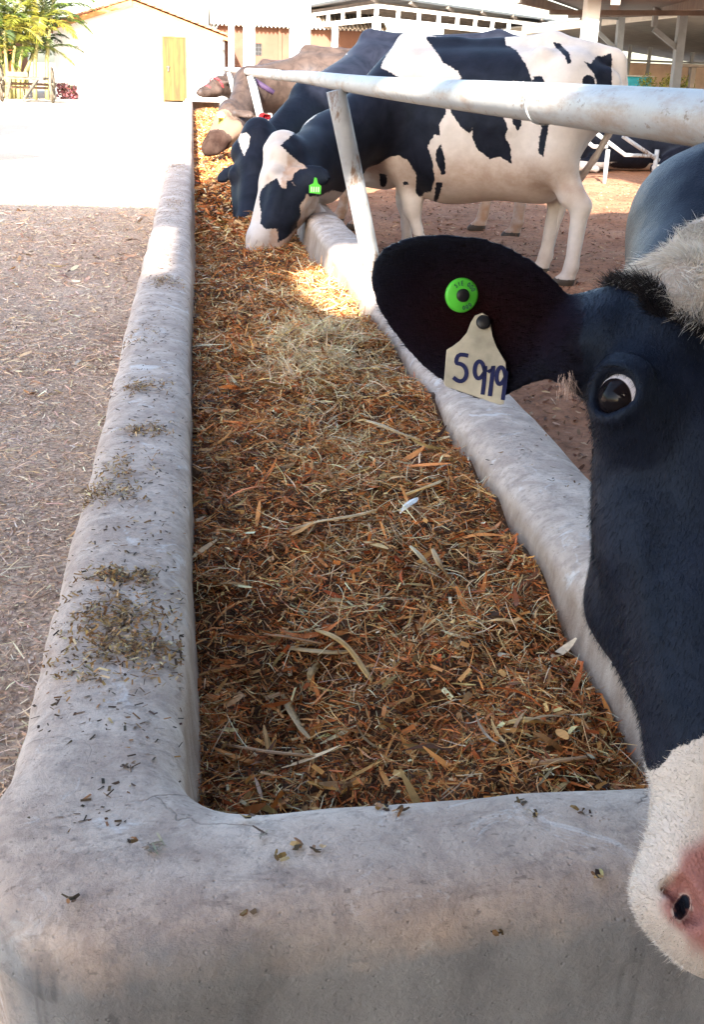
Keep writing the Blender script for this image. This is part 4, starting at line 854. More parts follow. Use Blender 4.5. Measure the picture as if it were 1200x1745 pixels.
    surf = lambda u, v, lift: (lambda p: p - (p - eo) @ nr * nr + nr * (lift - (.012 - 2.6 * ((p - eo) @ e2 - .1 * ((p - eo) @ e1)) ** 2 - .9 * ((p - eo) @ e1 + .02) ** 2) ))(hit(u, v))
    bc = surf(787, 503, .0085); tn = nrm(nr + e1 * .25 + e2 * .1); b = MB(); b.disc(bc, tn, .0146, .0055, 40); bt = b.build("button_tag", TAGG, t, True); bt['label'] = "round green button tag with a black centre"
    b = MB(); b.disc(bc + tn * .0035, tn, .0056, .004, 28); b.build("pin", BLACKP, bt, True)
    g1 = nrm(e1 - (e1 @ tn) * tn); g2 = nrm(np.cross(tn, g1)); g2 = g2 if g2 @ e2 < 0 else -g2
    b = MB()
    def glyph(ch, org, ex_, ey_, h_, w_, nn_):
        G = {'5': [[(.85, 1), (.15, 1), (.1, .58), (.35, .66), (.7, .6), (.9, .36), (.75, .08), (.4, -.02), (.05, .1)]], '9': [[(.88, .72), (.7, .95), (.4, 1), (.15, .84), (.12, .58), (.35, .42), (.65, .5), (.88, .72)], [(.88, .9), (.88, .45), (.84, 0)]],
             '1': [[(.2, .74), (.55, 1), (.55, 0)]], '0': [[(.5, 1), (.15, .8), (.1, .5), (.15, .2), (.5, 0), (.85, .2), (.9, .5), (.85, .8), (.5, 1)]], 'S': [[(.85, .85), (.5, 1), (.18, .8), (.3, .58), (.7, .45), (.85, .22), (.5, 0), (.12, .15)]], 'I': [[(.5, 0), (.5, 1)]], 'E': [[(.85, 1), (.2, 1), (.2, 0), (.85, 0)], [(.2, .5), (.7, .5)]], 'F': [[(.85, 1), (.2, 1), (.2, 0)], [(.2, .5), (.7, .5)]]}
        for st in G[ch]:
            T = np.array(st); 
            if len(T) > 4: 
                tt = np.linspace(0, len(T) - 1, 22); T = np.stack([np.interp(tt, range(len(T)), T[:, q]) for q in (0, 1)], 1)
                for _ in range(2): T[1:-1] = (T[:-2] + 2 * T[1:-1] + T[2:]) / 4
            b.ribbon([org + ex_ * x_ * h_ * .62 + ey_ * y_ * h_ for x_, y_ in T], w_, nn_)
    for i, ch in enumerate("SIE 000"):
        if ch == ' ': continue
        an = R_(128 - 17 * i); ro = nrm(g1 * math.cos(an) + g2 * math.sin(an)); tg = nrm(g1 * math.sin(an) - g2 * math.cos(an)); glyph(ch, bc + tn * .0031 + ro * .0085 - tg * .0011, tg, ro, .0036, .0006, tn)
    for i, ch in enumerate("000"):
        an = R_(-50 - 17 * i); ro = nrm(g1 * math.cos(an) + g2 * math.sin(an)); tg = nrm(g1 * math.sin(an) - g2 * math.cos(an)); glyph(ch, bc + tn * .0031 + ro * .0088 - tg * .0011, tg, ro, .0032, .0006, tn)
    b.build("lettering", INK, bt)
    # number tag: a plate with a narrow neck, hung from a black stud
    pc = surf(812, 612, .012); p1 = nrm(hit(858, 688) - hit(765, 655)); pu = nrm(hit(826, 548) - hit(812, 672)); pn = nrm(np.cross(p1, pu)); pn = pn if pn @ (CAM - pc) > 0 else -pn; pn = nrm(pn + RC[:, 1] * -.1); pu = nrm(pu - (pu @ pn) * pn); p1 = nrm(p1 - (p1 @ pn) * pn)
    q_ = lambda u, v: np.array([(hit(u, v) - hit(812, 612)) @ np.linalg.lstsq(np.stack([p1, pu], 1), np.eye(3), rcond=None)[0].T])[0]
    outl = [(757, 652), (762, 596), (772, 590), (785, 580), (797, 566), (804, 548), (811, 536), (824, 531), (834, 537), (838, 550), (841, 572), (848, 592), (856, 606), (863, 618), (864, 640), (859, 690), (852, 692), (764, 661), (758, 658)]
    b = MB(); b.extrude([tuple(q_(u, v)) for u, v in outl], pc, p1, pu, .0016); tg = b.build("ear_tag", CREAM, t); tg['label'] = "cream ear tag numbered 5919"
    bv = tg.modifiers.new("edge", 'BEVEL'); bv.width = .0005; bv.segments = 2
    x0 = pc + p1 * q_(825, 549)[0] + pu * q_(825, 549)[1]; b = MB(); b.disc(x0 + pn * .0028, pn, .0062, .004, 28); b.build("stud", BLACKP, tg, True)
    b = MB()
    for ch, (u0, v0), (u1, v1), (u2, v2) in (('5', (771, 649), (798, 656), (776, 601)), ('9', (803, 668), (826, 676), (808, 612)), ('1', (822, 674), (845, 680), (829, 621)), ('9', (840, 679), (860, 685), (846, 623))):
        w0, w1, w2 = (pc + p1 * q_(*z_)[0] + pu * q_(*z_)[1] + pn * .0013 for z_ in ((u0, v0), (u1, v1), (u2, v2)))
        ex_ = w1 - w0; ey_ = w2 - w0; h_ = np.linalg.norm(ey_); glyph(ch, w0, ex_ / .62 / h_ , ey_ / h_, h_, .0036, pn)
    b.build("lettering", INK, tg)
    return V, F
def eye_mat():
    t = NT("eyeball"); i = t.attr('iris')
    c = t.ramp(t.math('MULTIPLY', i, .5), [(.0, (.004, .004, .006)), (.425, (.010, .007, .008)), (.45, (.018, .012, .012)), (.468, (.66, .62, .66)), (.64, (.76, .73, .77)), (.9, (.5, .3, .3))])
    t.out(c, .04, .12); t.b.inputs['Coat Weight'].default_value = .0; t.b.inputs['Coat Roughness'].default_value = .03; return t.m
near_cow()
# ------------------------------------------------------------------ the cows farther along the trough
COATG = m_coat("cow_coat_brown", dark=(.026, .018, .015), pale=(.075, .060, .054))
def zeros(V): return np.zeros(len(V))
def cow2():
    poll, muz = at(433, 214, 7.0), at(414, 400, 6.75)
    V, F, W, Hd, fr = cow_field((2.35, 8.75, 0), R_(14), 1.03, poll, muz, (.86, -.5, .0), (-.1, .1, -.05, .22), res=.017, neck=at(535, 188, 7.7), deep=.1, lx=.95)
    t = thing("cow", (1.8, 8.8, 0), "black cow with a white blaze and a red ear tag, behind the piebald cow", "cow", "cows feeding at the trough")
    bl = [(408, 228), (420, 226), (426, 232), (424, 248), (416, 266), (409, 250), (406, 238)]
    pale = -px_in(V, bl, 240.0); a, n, s, L = fr; pale = np.where((np.linalg.norm(V - poll, axis=1) < .45) & (((V - poll) @ n) > -.09), pale, -.2)
    sp = -px_in(V, [(562, 78), (572, 62), (586, 60), (588, 78), (592, 94), (584, 88), (575, 82)], 200.0); pale = np.maximum(pale, np.where(V[:, 2] > 1.1, sp, -.2))
    pale = np.maximum(pale, np.where((V[:, 2] < .42) & (V[:, 0] > .9), (.40 - V[:, 2]) + .05 * vnoise(V, 4, 9), -.2))
    finish_cow(t, V, F, COAT, pale, .9 * sm(V[:, 2], .5, .2)); eyes(t, Hd, fr)
    c = at(447, 199, 7.38); b = MB(); b.disc(c, nrm(CAM - c), .026, .008, 20); b.box(c + np.array([.028, 0, .0]), (.055, .01, .034), bev=.008); g = b.build("ear_tag", REDC, t, True); g['label'] = "red ear tag"
cow2()
def cow3():
    poll, muz = at(380, 178, 11.3), at(342, 252, 11.0)
    V, F, W, Hd, fr = cow_field((2.3, 12.9, 0), R_(12), 1.0, poll, muz, (-.1, -.99, .0), (.1, -.1, .1, -.1), res=.02, neck=at(425, 150, 11.8), deep=.05, eard=(.5, .1, .8))
    t = thing("cow", (1.8, 12.6, 0), "grey brown cow with a dark muzzle, yellow ear tag and purple neck strap", "cow", "cows feeding at the trough")
    a, n, s, L = fr; q = (V - poll) @ a; pale = np.where(np.linalg.norm(V - muz, axis=1) < .5, np.where(q / L > .33, -.2, .03 * vnoise(V, 6, 3) - .01 + .04 * (q / L > .12)), .05 * vnoise(V, 2.2, 5) - .05)
    finish_cow(t, V, F, COATG, pale, .3 + zeros(V), warm=.35 * sm(q / L, .30, .36) * (np.linalg.norm(V - muz, axis=1) < .4)); eyes(t, Hd, fr)  # muzzle's shade painted into the coat as a darker tone
    c = at(377, 197, 11.05); n_ = nrm(CAM - c); b = MB(); b.disc(c, n_, .040, .006, 20); b.box(c + np.array([-.005, -.005, -.05]), (.055, .006, .065), bev=.003); g = b.build("ear_tag", TAGY, t, True); g['label'] = "yellow ear tag"
    ps = [at(432, 136, 11.25), at(447, 146, 11.2), at(466, 158, 11.25)]; b = MB(); ctr = at(445, 150, 11.75)
    b.tube(ps, .028, 8); g = b.build("collar", PURPLE, t, True); g['label'] = "dark purple neck strap"
cow3()
def cow4():
    poll, muz = at(371, 131, 18.2), at(334, 154, 17.9)
    V, F, W, Hd, fr = cow_field((2.1, 19.3, 0), R_(18), .92, poll, muz, (-.3, -.95, 0), (.1, -.1, .1, -.1), res=.028, neck=at(395, 141, 18.5), eard=(.3, -.6, .5))
    t = thing("cow", (1.5, 19, 0), "small brown cow in a red halter, farthest along the trough", "cow", "cows feeding at the trough")
    finish_cow(t, V, F, COATG, .04 * vnoise(V, 3, 4) - .03, .6 + zeros(V)); eyes(t, Hd, fr)
    a, n, s, L = fr; b = MB()
    for x0, rr in ((.13, .125), (.33, .085)):
        c = Hd(0, x0, -.09); b.tube([c + (s * math.cos(q) + nrm(n + a * .1) * math.sin(q)) * rr * 1.05 for q in np.linspace(0, 2 * math.pi, 22)], .013, 6)
    b.build("halter", REDC, t, True)
cow4()
def cow5():
    # a dark cow lying in the shade far behind
    c0 = at(1032, 245, 15.0); x0, y0 = c0[0] + .5, c0[1] + .4
    f = Field(*[np.arange(a, b, .025) for a, b in ((x0 - 1.5, x0 + 1.5), (y0 - .8, y0 + .8), (-.05, 1.2))])
    P = lambda x, y, z: (x0 + x, y0 + y, z)
    f.cone(P(-.5, 0, .42), P(.7, 0, .40), .38, .38, .1); f.cone(P(.7, 0, .4), P(1.0, 0, .3), .34, .2, .1); f.cone(P(-.6, -.1, .5), P(-1.0, -.25, .66), .22, .15, .1); f.cone(P(-1.0, -.25, .68), P(-1.12, -.55, .48), .12, .07, .05); f.cone(P(-1.1, -.5, .50), P(-1.14, -.62, .44), .075, .07, .04)
    f.cone(P(-.95, -.36, .74), P(-.80, -.42, .70), .03, .05, .02); f.cone(P(-1.1, -.28, .74), P(-1.24, -.2, .70), .03, .05, .02)
    f.cone(P(-.5, -.3, .16), P(-.9, -.42, .10), .11, .06, .06); f.cone(P(-.9, -.42, .10), P(-.62, -.5, .07), .06, .05, .04); f.cone(P(.6, -.36, .22), P(.2, -.52, .10), .16, .07, .06); f.cone(P(.2, -.52, .1), P(.5, -.58, .06), .06, .05, .04)
    V, F = f.mesh(); V = smooth_mesh(V, F, 2)
    t = thing("cow", (x0, y0, 0), "black cow with white feet lying in the pen behind the pipe railing", "cow")
    o = mesh_obj("body", V, F, COAT, t, True, dict(pale=np.where(V[:, 2] < .16, .02, -.05) + .05 * vnoise(V, 4, 2), soil=zeros(V), warm=zeros(V), skin=zeros(V)))
cow5()

# ------------------------------------------------------------------ white columns of the shed
WALLW = plain("white_plaster", (.72, .71, .69), .9, .2, .05, 1.5, bump=.004)
def column(u, v, y, wd, label, h=3.6, m=WHITE_STEEL, grp="white shed columns"):
    p = on_y(u, v, y); t = thing("column", (p[0], p[1], 0), label, "column", grp)
    b = MB(); b.box((p[0], p[1], h / 2), (wd, wd * .9, h), bev=.008); b.build("shaft", m, t); b = MB(); b.box((p[0], p[1], .02), (wd + .1, wd + .1, .04), bev=.006); b.build("base_plate", GREY_STEEL, t)
column(511, 60, 13.9, .225, "broad white column directly behind the pale brown cow's back")
column(424, 60, 22.0, .20, "white column in front of the brick building's barred window")
column(394, 60, 30.0, .14, "thin white column at the white house's right corner")
column(1006, 45, 15.5, .19, "white steel column rising behind the piebald cow's rump", 3.7)

# ------------------------------------------------------------------ white house with a plank door
BRICK = plain("terracotta_plaster", (.12, .060, .042), .9, .2, .2, 1.2, bump=.004); TILE = plain("clay_tile", (.30, .13, .075), .85, .2, .35, 5, bump=.01); FASCIA = plain("stained_board", (.34, .15, .05), .7, .3, .3, 3)
def m_planks():
    t = NT("yellow_planks"); w_ = t.n('TexWave', wave_type='BANDS', bands_direction='X'); w_.inputs['Scale'].default_value = 1.7; w_.inputs['Distortion'].default_value = .4; t.l(t.coord(), w_.inputs[0])
    c = t.ramp(t.noise(2.5, 6, .6, t.mapping((6, 1, .5))), [(.3, (.040, .020, .005)), (.55, (.085, .052, .010)), (.75, (.125, .082, .018))]); c = t.mix(t.ramp(w_.outputs['Fac'], [(.0, .85), (.10, 0.0)]), c, (.06, .03, .006)); t.out(c, .7, .3); return t.m
PLANK = m_planks(); GLASS = plain("dark_window", (.05, .055, .06), .15, .5, .1); IRON = plain("iron_bar", (.05, .05, .055), .6, .4, .2)
def house():
    y = 41.0; L, R = -4.55, 1.02; zl = 2.20; ax, az = -1.92, 3.05; zr = az - (R - ax) * (az - zl) / (ax - L)
    t = thing("white_house", (ax, y, 0), "white plastered house with a low gable roof and a yellow plank door", "house")
    b = MB(); dp = 7.0; dl, dr, dh = -1.04, -.17, 2.08
    def slab(poly, y0, y1):
        n = len(poly); b.add([(x, yy, z) for yy in (y0, y1) for x, z in poly], [list(range(n)), [n + i for i in range(n)][::-1]] + [[i, n + i, n + (i + 1) % n, (i + 1) % n] for i in range(n)])
    slab([(L, -.05), (dl, -.05), (dl, dh), (ax, dh), (L, dh)], y, y + .25); slab([(dr, -.05), (R, -.05), (R, zr), (dr, dh)] if zr < dh else [(dr, -.05), (R, -.05), (R, dh), (dr, dh)], y, y + .25)
    slab([(L, dh + .0), (R, dh + .0), (R, zr + .02 if zr > dh else dh + .02), (ax, az), (L, zl)], y + .001, y + .249)
    b.box((L + .125, y + .25 + dp / 2, 1.05), (.25, dp, 2.2)); b.box((R - .125, y + .25 + dp / 2, 1.02), (.25, dp, 2.1)); b.box(((L + R) / 2, y + dp + .37, 1.05), (R - L, .24, 2.2))
    b.build("wall", WALLW, t)
    b = MB(); ov, th = .62, .12
    for x0, z0, x1, z1 in ((ax, az + .06, L - ov, zl + .06 - ov * (az - zl) / (ax - L)), (ax, az + .06, R + .35, zr + .06 - .35 * (az - zl) / (ax - L))):
        n_ = 14
        for i in range(n_):                                        # rows of tiles stepping down the slope
            f0, f1 = i / n_, (i + 1.15) / n_; xa, za, xb, zb = x0 + (x1 - x0) * f0, z0 + (z1 - z0) * f0 + .03, x0 + (x1 - x0) * f1, z0 + (z1 - z0) * f1 + .055
            b.add([(xa, y - .35, za), (xb, y - .35, zb), (xb, y + dp + .6, zb), (xa, y + dp + .6, za), (xa, y - .35, za + .05), (xb, y - .35, zb + .05), (xb, y + dp + .6, zb + .05), (xa, y + dp + .6, za + .05)], [[0, 3, 2, 1], [4, 5, 6, 7], [0, 1, 5, 4], [1, 2, 6, 5], [2, 3, 7, 6], [3, 0, 4, 7]])
    rf = b.build("roof", TILE, t)
    b = MB(); sl = (az - zl) / (ax - L)
    b.beam((ax, y - .30, az - .02), (L - ov, y - .30, zl - .02 - ov * sl), .05, .16); b.beam((ax + .01, y - .30, az - .02), (R + .35, y - .30, zr - .02 - .35 * sl), .05, .10)
    b.build("fascia", FASCIA, rf)
    b = MB(); b.box(((dl + dr) / 2, y + .10, dh / 2), (dr - dl - .10, .05, dh - .06), bev=.01); d_ = b.build("door", PLANK, t)
    b = MB(); b.box((dl + .22, y + .05, 1.05), (.05, .06, .18), bev=.01); b.box((dl + .22, y + .03, 1.1), (.12, .03, .03), bev=.008); b.build("handle", IRON, d_)
    b = MB(); b.box((dl + .03, y + .1, dh / 2), (.06, .12, dh)); b.box((dr - .03, y + .1, dh / 2), (.06, .12, dh)); b.box(((dl + dr) / 2, y + .1, dh - .02), (dr - dl - .12, .12, .06)); b.build("door_frame", FASCIA, d_)
    b = MB(); b.tube([(R + .03, y - .06, zr - .1), (R + .03, y - .06, .05)], .035, 8); b.build("downpipe", GREY_STEEL, t)
    b = MB(); b.tube([(R - .05, y - .05, zr - .22), (R - .05, y - .22, zr - .25), (R - .05, y - .28, zr - .34)], .04, 8); b.disc((R - .05, y - .28, zr - .36), (0, 0, 1), .11, .10, 14); b.build("wall_lamp", GREY_STEEL, t, True)
house()
def brick_house():
    y = 47.0; x0 = on_y(372, 60, y)[0]; x1 = on_y(640, 60, y)[0]; zt = on_y(470, 47, y)[2]
    t = thing("brick_building", ((x0 + x1) / 2, y, 0), "long terracotta building with a ribbed roof edge and a barred window", "building")
    wx0, wx1, wz0, wz1 = on_y(433, 80, y)[0], on_y(446, 80, y)[0], on_y(440, 95, y)[2], on_y(440, 74, y)[2]
    b = MB(); b.box(((x0 + wx0) / 2, y + .15, zt / 2), (wx0 - x0, .3, zt)); b.box(((wx1 + x1) / 2, y + .15, zt / 2), (x1 - wx1, .3, zt)); b.box(((wx0 + wx1) / 2, y + .15, wz0 / 2), (wx1 - wx0, .3, wz0)); b.box(((wx0 + wx1) / 2, y + .15, (wz1 + zt) / 2), (wx1 - wx0, .3, zt - wz1))
    b.box(((x0 + x1) / 2, y + 5, zt / 2), (x1 - x0, .3, zt)); b.box((x1 - .15, y + 2.6, zt / 2), (.3, 4.4, zt)); b.box((x0 + .15, y + 2.6, zt / 2), (.3, 4.4, zt)); b.build("wall", BRICK, t)
    b = MB(); b.box(((wx0 + wx1) / 2, y + .2, (wz0 + wz1) / 2), (wx1 - wx0, .03, wz1 - wz0)); w_ = b.build("window", GLASS, t)
    for k in range(5):
        pass
    b = MB()
    for k in range(5): x = wx0 + (wx1 - wx0) * (k + .5) / 5; b.tube([(x, y + .02, wz0), (x, y + .02, wz1)], .014, 6)
    for z in (.33, .66): b.tube([(wx0, y + .02, wz0 + (wz1 - wz0) * z), (wx1, y + .02, wz0 + (wz1 - wz0) * z)], .012, 6)
    b.build("bars", IRON, w_)
    b = MB(); n = 220; xs = np.linspace(x0 - .3, x1 + .4, n); V = []; F = []
    for i, x in enumerate(xs):
        dz = .05 * math.sin(i * 1.25)
        for yy, zz in ((y - .5, zt + .02), (y + 2.6, zt + 1.0), (y + 5.6, zt + .1)): V += [(x, yy, zz + dz), (x, yy, zz + dz + .05)]
    for i in range(n - 1):
        a = i * 6; c = a + 6
        for k in (0, 2): F += [[a + k, a + k + 2, c + k + 2, c + k], [a + k + 1, c + k + 1, c + k + 3, a + k + 3]]
        F += [[a, c, c + 1, a + 1], [a + 4, a + 5, c + 5, c + 4]]
    b.add(V, F); b.build("roof", plain("bleached_tile", (.55, .47, .40), .9, .2, .15, 3), t)
    xp = on_y(477, 70, y)[0]; b = MB(); b.box((xp, y - .05, zt / 2), (.14, .1, zt - .05)); b.build("pilaster", BRICK, t)
brick_house()

# ------------------------------------------------------------------ cart, red plants, low wall and palm at the left
WOODG = plain("weathered_wood", (.12, .10, .075), .85, .2, .35, 6); RUST = plain("rusty_iron", (.12, .075, .05), .8, .3, .4, 12)
def cart():
    y = 36.0; xl, xr = on_y(2, 156, y)[0], on_y(89, 156, y)[0]
    t = thing("cart", ((xl + xr) / 2, y, 0), "old two-wheeled wooden cart seen end on beside the palm", "cart")
    for x in (xl, xr):
        b = MB(); b.tube([(x + .05 * math.sin(q * 0), y + .48 * math.cos(q), .50 + .48 * math.sin(q)) for q in np.linspace(0, 2 * math.pi, 33)], .035, 8, False); b.disc((x, y, .50), (1, 0, 0), .09, .22, 16)
        for k in range(10): q = 2 * math.pi * k / 10; b.tube([(x, y, .5), (x, y + .46 * math.cos(q), .5 + .46 * math.sin(q))], .018, 6)
        b.build("wheel", WOODG, t, True)
    b = MB(); b.tube([(xl, y, .5), (xr, y, .5)], .04, 10); b.box(((xl + xr) / 2, y, .40), (xr - xl - .25, .12, .07)); b.build("axle", RUST, t, True)
    b = MB(); b.box(((xl + xr) / 2, y + .2, .66), (xr - xl - .35, 1.6, .07), bev=.01); b.box(((xl + xr) / 2 - .15, y - .61, .76), (xr - xl - .9, .05, .14), bev=.01); b.build("bed", WOODG, t)
    b = MB(); b.beam((xl + .35, y - .5, .63), (xl + .5, y - 2.4, .16), .07, .07); b.beam((xr - .35, y - .5, .63), (xr - .5, y - 2.4, .16), .07, .07); b.build("shaft", WOODG, t)
cart()
LEAF = m_tint("palm_leaf", .5, .35); REDL = m_tint("red_leaf", .6, .3)
def palm():
    c = on_y(18, 150, 39.0); cx, cy = c[0] - .1, 39.0
    t = thing("palm_tree", (cx, cy, 0), "bushy yellow green palm clump growing beside the white house", "palm")
    b = MB(); tops = []
    for k in range(20):
        q = 2.4 * k; r = .18 + .13 * (k % 5); x, y = cx + r * math.cos(q) * 2.2, cy + r * math.sin(q); h = 1.2 + 2.1 * RNG.random(); lx, ly = .5 * math.cos(q), .4 * math.sin(q)
        b.tube([(x + lx * f * f, y + ly * f * f, h * f) for f in np.linspace(0, 1, 7)], np.linspace(.07, .045, 7), 8); tops.append((x + lx, y + ly, h, q))
    b.build("trunk", plain("palm_stem", (.22, .20, .08), .7, .3, .3, 8), t, True)
    Vs, Fs, Cs, nn = [], [], [], 0
    for (x, y, h, q) in tops:
        for j in range(13):
            az = RNG.random() * 6.283; el = R_(RNG.uniform(15, 80)); L = RNG.uniform(1.2, 2.1); p = np.array([x, y, h - .1]); d = np.array([math.cos(az) * math.cos(el), math.sin(az) * math.cos(el), math.sin(el)]); pts = []
            for i in range(13): pts.append(p.copy()); p = p + d * L / 12; d = nrm(d + np.array([0, 0, -.10 - .07 * (i / 12)]))
            pts = np.array(pts); g = np.array([[.055, .085, .008], [.11, .12, .012], [.026, .046, .006], [.16, .145, .018]][RNG.integers(4)])
            M_ = 40; tt = np.linspace(.12, .99, M_); P = np.stack([np.interp(tt * 12, range(13), pts[:, k]) for k in range(3)], 1); T = np.gradient(P, axis=0); T /= np.linalg.norm(T, axis=1, keepdims=True); S_ = np.cross(T, (0, 0, 1)); S_ /= np.linalg.norm(S_, axis=1, keepdims=True) + 1e-9
            for sg in (-1, 1):
                D = S_ * sg * .75 + T * .6 + np.array([0, 0, -.15]) + .12 * RNG.standard_normal((M_, 3)); D /= np.linalg.norm(D, axis=1, keepdims=True); ll = (.30 * np.sin(math.pi * np.clip(tt * .9 + .08, 0, 1)) ** .6 + .06)[:, None]; w_ = np.cross(D, S_ + .3); w_ /= np.linalg.norm(w_, axis=1, keepdims=True); w_ *= .014
                e = P + D * ll + np.array([0, 0, -.10]) * ll; m = P + D * ll * .5
                V = np.stack([P, m - w_, e, m + w_], 1).reshape(-1, 3); Vs.append(V); Fs.append(np.arange(len(V)).reshape(-1, 4) + nn); nn += len(V); Cs.append(np.repeat(np.clip(g * (1 + .25 * RNG.standard_normal((M_, 1))), .01, .8), 4, 0))
    mesh_obj("crown", np.concatenate(Vs), np.concatenate(Fs), LEAF, t, False, None, np.concatenate(Cs))
palm()
def red_plant(u0, u1, vt, vb, label, y=40.4):
    a, b_ = on_y(u0, vb, y), on_y(u1, vt, y); cx, w_, h = (a[0] + b_[0]) / 2, b_[0] - a[0], max(b_[2], .4)
    t = thing("flowering_shrub", (cx, y, 0), label, "shrub", "red shrubs by the house wall"); n = 260
    P = np.stack([cx + w_ * .32 * RNG.standard_normal(n).clip(-1.6, 1.6), y + .12 * RNG.standard_normal(n), h * RNG.random(n)], 1)
    V, F, cc = strips(P, U(0, 6.28, n), U(-.8, 1.2, n), U(.08, .16, n), U(.05, .09, n), pal(n, [(.22, .07, .08), (.16, .07, .08), (.08, .07, .03)], [4, 3, 1]), U(-.2, .2, n), U(-1, 1, n), 2, .7)
    mesh_obj("foliage", V, F, REDL, t, False, None, cc); b = MB()
    for k in range(5): b.tube([(cx + .03 * k - .06, y, 0), (cx + (.1 * k - .2) * w_, y, h * .8)], .012, 6)
    b.build("stem", WOODG, t)
red_plant(99, 117, 143, 165, "wider red shrub at the left foot of the white house wall"); red_plant(119, 129, 147, 165, "narrow red shrub right of the wider one by the white house wall")
def left_things():
    y = 44.0; x0, x1 = on_y(-60, 100, y)[0], on_y(27, 100, y)[0]; z = on_y(10, 62, y)[2]
    t = thing("orange_building", ((x0 + x1) / 2, y, 0), "orange walled building half hidden behind the palm", "building"); b = MB(); b.box(((x0 + x1) / 2, y + 1.5, z / 2), (x1 - x0, 3, z)); b.build("wall", plain("orange_plaster", (.26, .10, .04), .9, .2, .15, 1.5), t)
    b = MB(); b.box(((x0 + x1) / 2, y + 1.5, z + .08), (x1 - x0 + .5, 3.6, .14), bev=.03); b.build("roof", TILE, t)
    b = MB(); a, c = on_y(-40, 150, 42.0), on_y(50, 150, 42.0); zt = on_y(20, 125, 42)[2]; b.box(((a[0] + c[0]) / 2, 42, zt / 2), (c[0] - a[0], .2, zt), bev=.02); setp(b.build("garden_wall", WALLW), "low white garden wall behind the cart and palm", "wall")
left_things()

# ------------------------------------------------------------------ sheds on the right
ROOFG = plain("zinc_roof", (.05, .056, .062), .5, .4, .15, 1.5); UNDER = plain("dusty_purlin", (.15, .125, .11), .8, .2, .25, 3); TURQ = plain("turquoise_paint", (.05, .42, .55), .5, .3, .1)
def far_shed():
    # an open cattle shed: the corner post stands nearest, its long eave runs away to the right
    D = 40.0; c = on_y(640, 60, D); c = np.array([c[0], D, 0]); zl, zu, zr = on_y(645, 33, D)[2], on_y(645, 10, D)[2], on_y(645, -4, D)[2]
    r = on_y(1010, 70, 52.0); l = on_y(515, 60, 50.0); dr_ = np.array([r[0], 52.0, 0]) - c; dl_ = np.array([l[0], 50.0, 0]) - c
    t = thing("open_shed", tuple(c), "large open shed with white eave trusses and a zinc roof beyond the cows", "shed")
    def along(d, n, skip=0):
        b = MB(); b.beam(c + [0, 0, zl], c + d + [0, 0, zl], .12, .16); b.beam(c + [0, 0, zu], c + d + [0, 0, zu], .12, .12); b.build("eave_beam", WHITE_STEEL, t)
        for k in range(skip, n + 1):
            p = c + d * k / n; b = MB(); b.beam(p + [0, 0, zl + .08], p + [0, 0, zu - .06], .12, .12); b.build("strut", WHITE_STEEL, t)
    along(dr_, 13, 0); along(dl_, 5, 1)
    for k in (0, .5, 1.0):
        p = c + dr_ * k; b = MB(); b.beam(p + [.02, .02, 0], p + [.02, .02, zl - .08], .26, .26); b.build("post", WHITE_STEEL, t)
    for k in (.5, 1.0):
        p = c + dl_ * k; b = MB(); b.beam(p, p + [0, 0, zl - .08], .22, .22); b.build("post", WHITE_STEEL, t)
    e = c + dr_ + dl_; up_ = 1.6; V = []
    o1 = -nrm(dr_ + dl_) * 1.0; pts = [c + o1 + [0, 0, zr], c + dr_ * 1.02 + o1 + [0, 0, zr - .1], c + dl_ * 1.05 + o1 * .4 + [0, 0, zr + .0], e + [0, 0, zr + .2]]
    V = [p + [0, 0, h] for h in (0, .07) for p in pts]; b = MB(); b.add(V, [[0, 2, 3, 1], [4, 5, 7, 6], [0, 1, 5, 4], [1, 3, 7, 5], [3, 2, 6, 7], [2, 0, 4, 6]]); rf = b.build("roof", ROOFG, t)
    b = MB()
    for k in np.linspace(.06, .98, 9): a = c + dl_ * k; b.beam(a + [0, 0, zr - .14], a + dr_ + [0, 0, zr - .18], .08, .14)
    for k in np.linspace(0, 1, 8): a = c + dr_ * k; b.beam(a + o1 * .9 + [0, 0, zr - .05], a + [0, 0, zr - .12], .10, .09); b.beam(a + [0, 0, zr - .12], a + dl_ + [0, 0, zr - .12], .08, .08)
    b.build("rafters", UNDER, rf)
    b = MB(); b.beam(c + dl_ * .2 + dr_ * .0 + nrm(dr_) * 8 + [0, 6, 1.9], c + dr_ + dl_ * .6 + [0, 3, 1.9], .1, 3.4); b.build("back_wall", plain("shed_cladding", (.30, .25, .21), .9, .2, .2, 1), t)
far_shed()
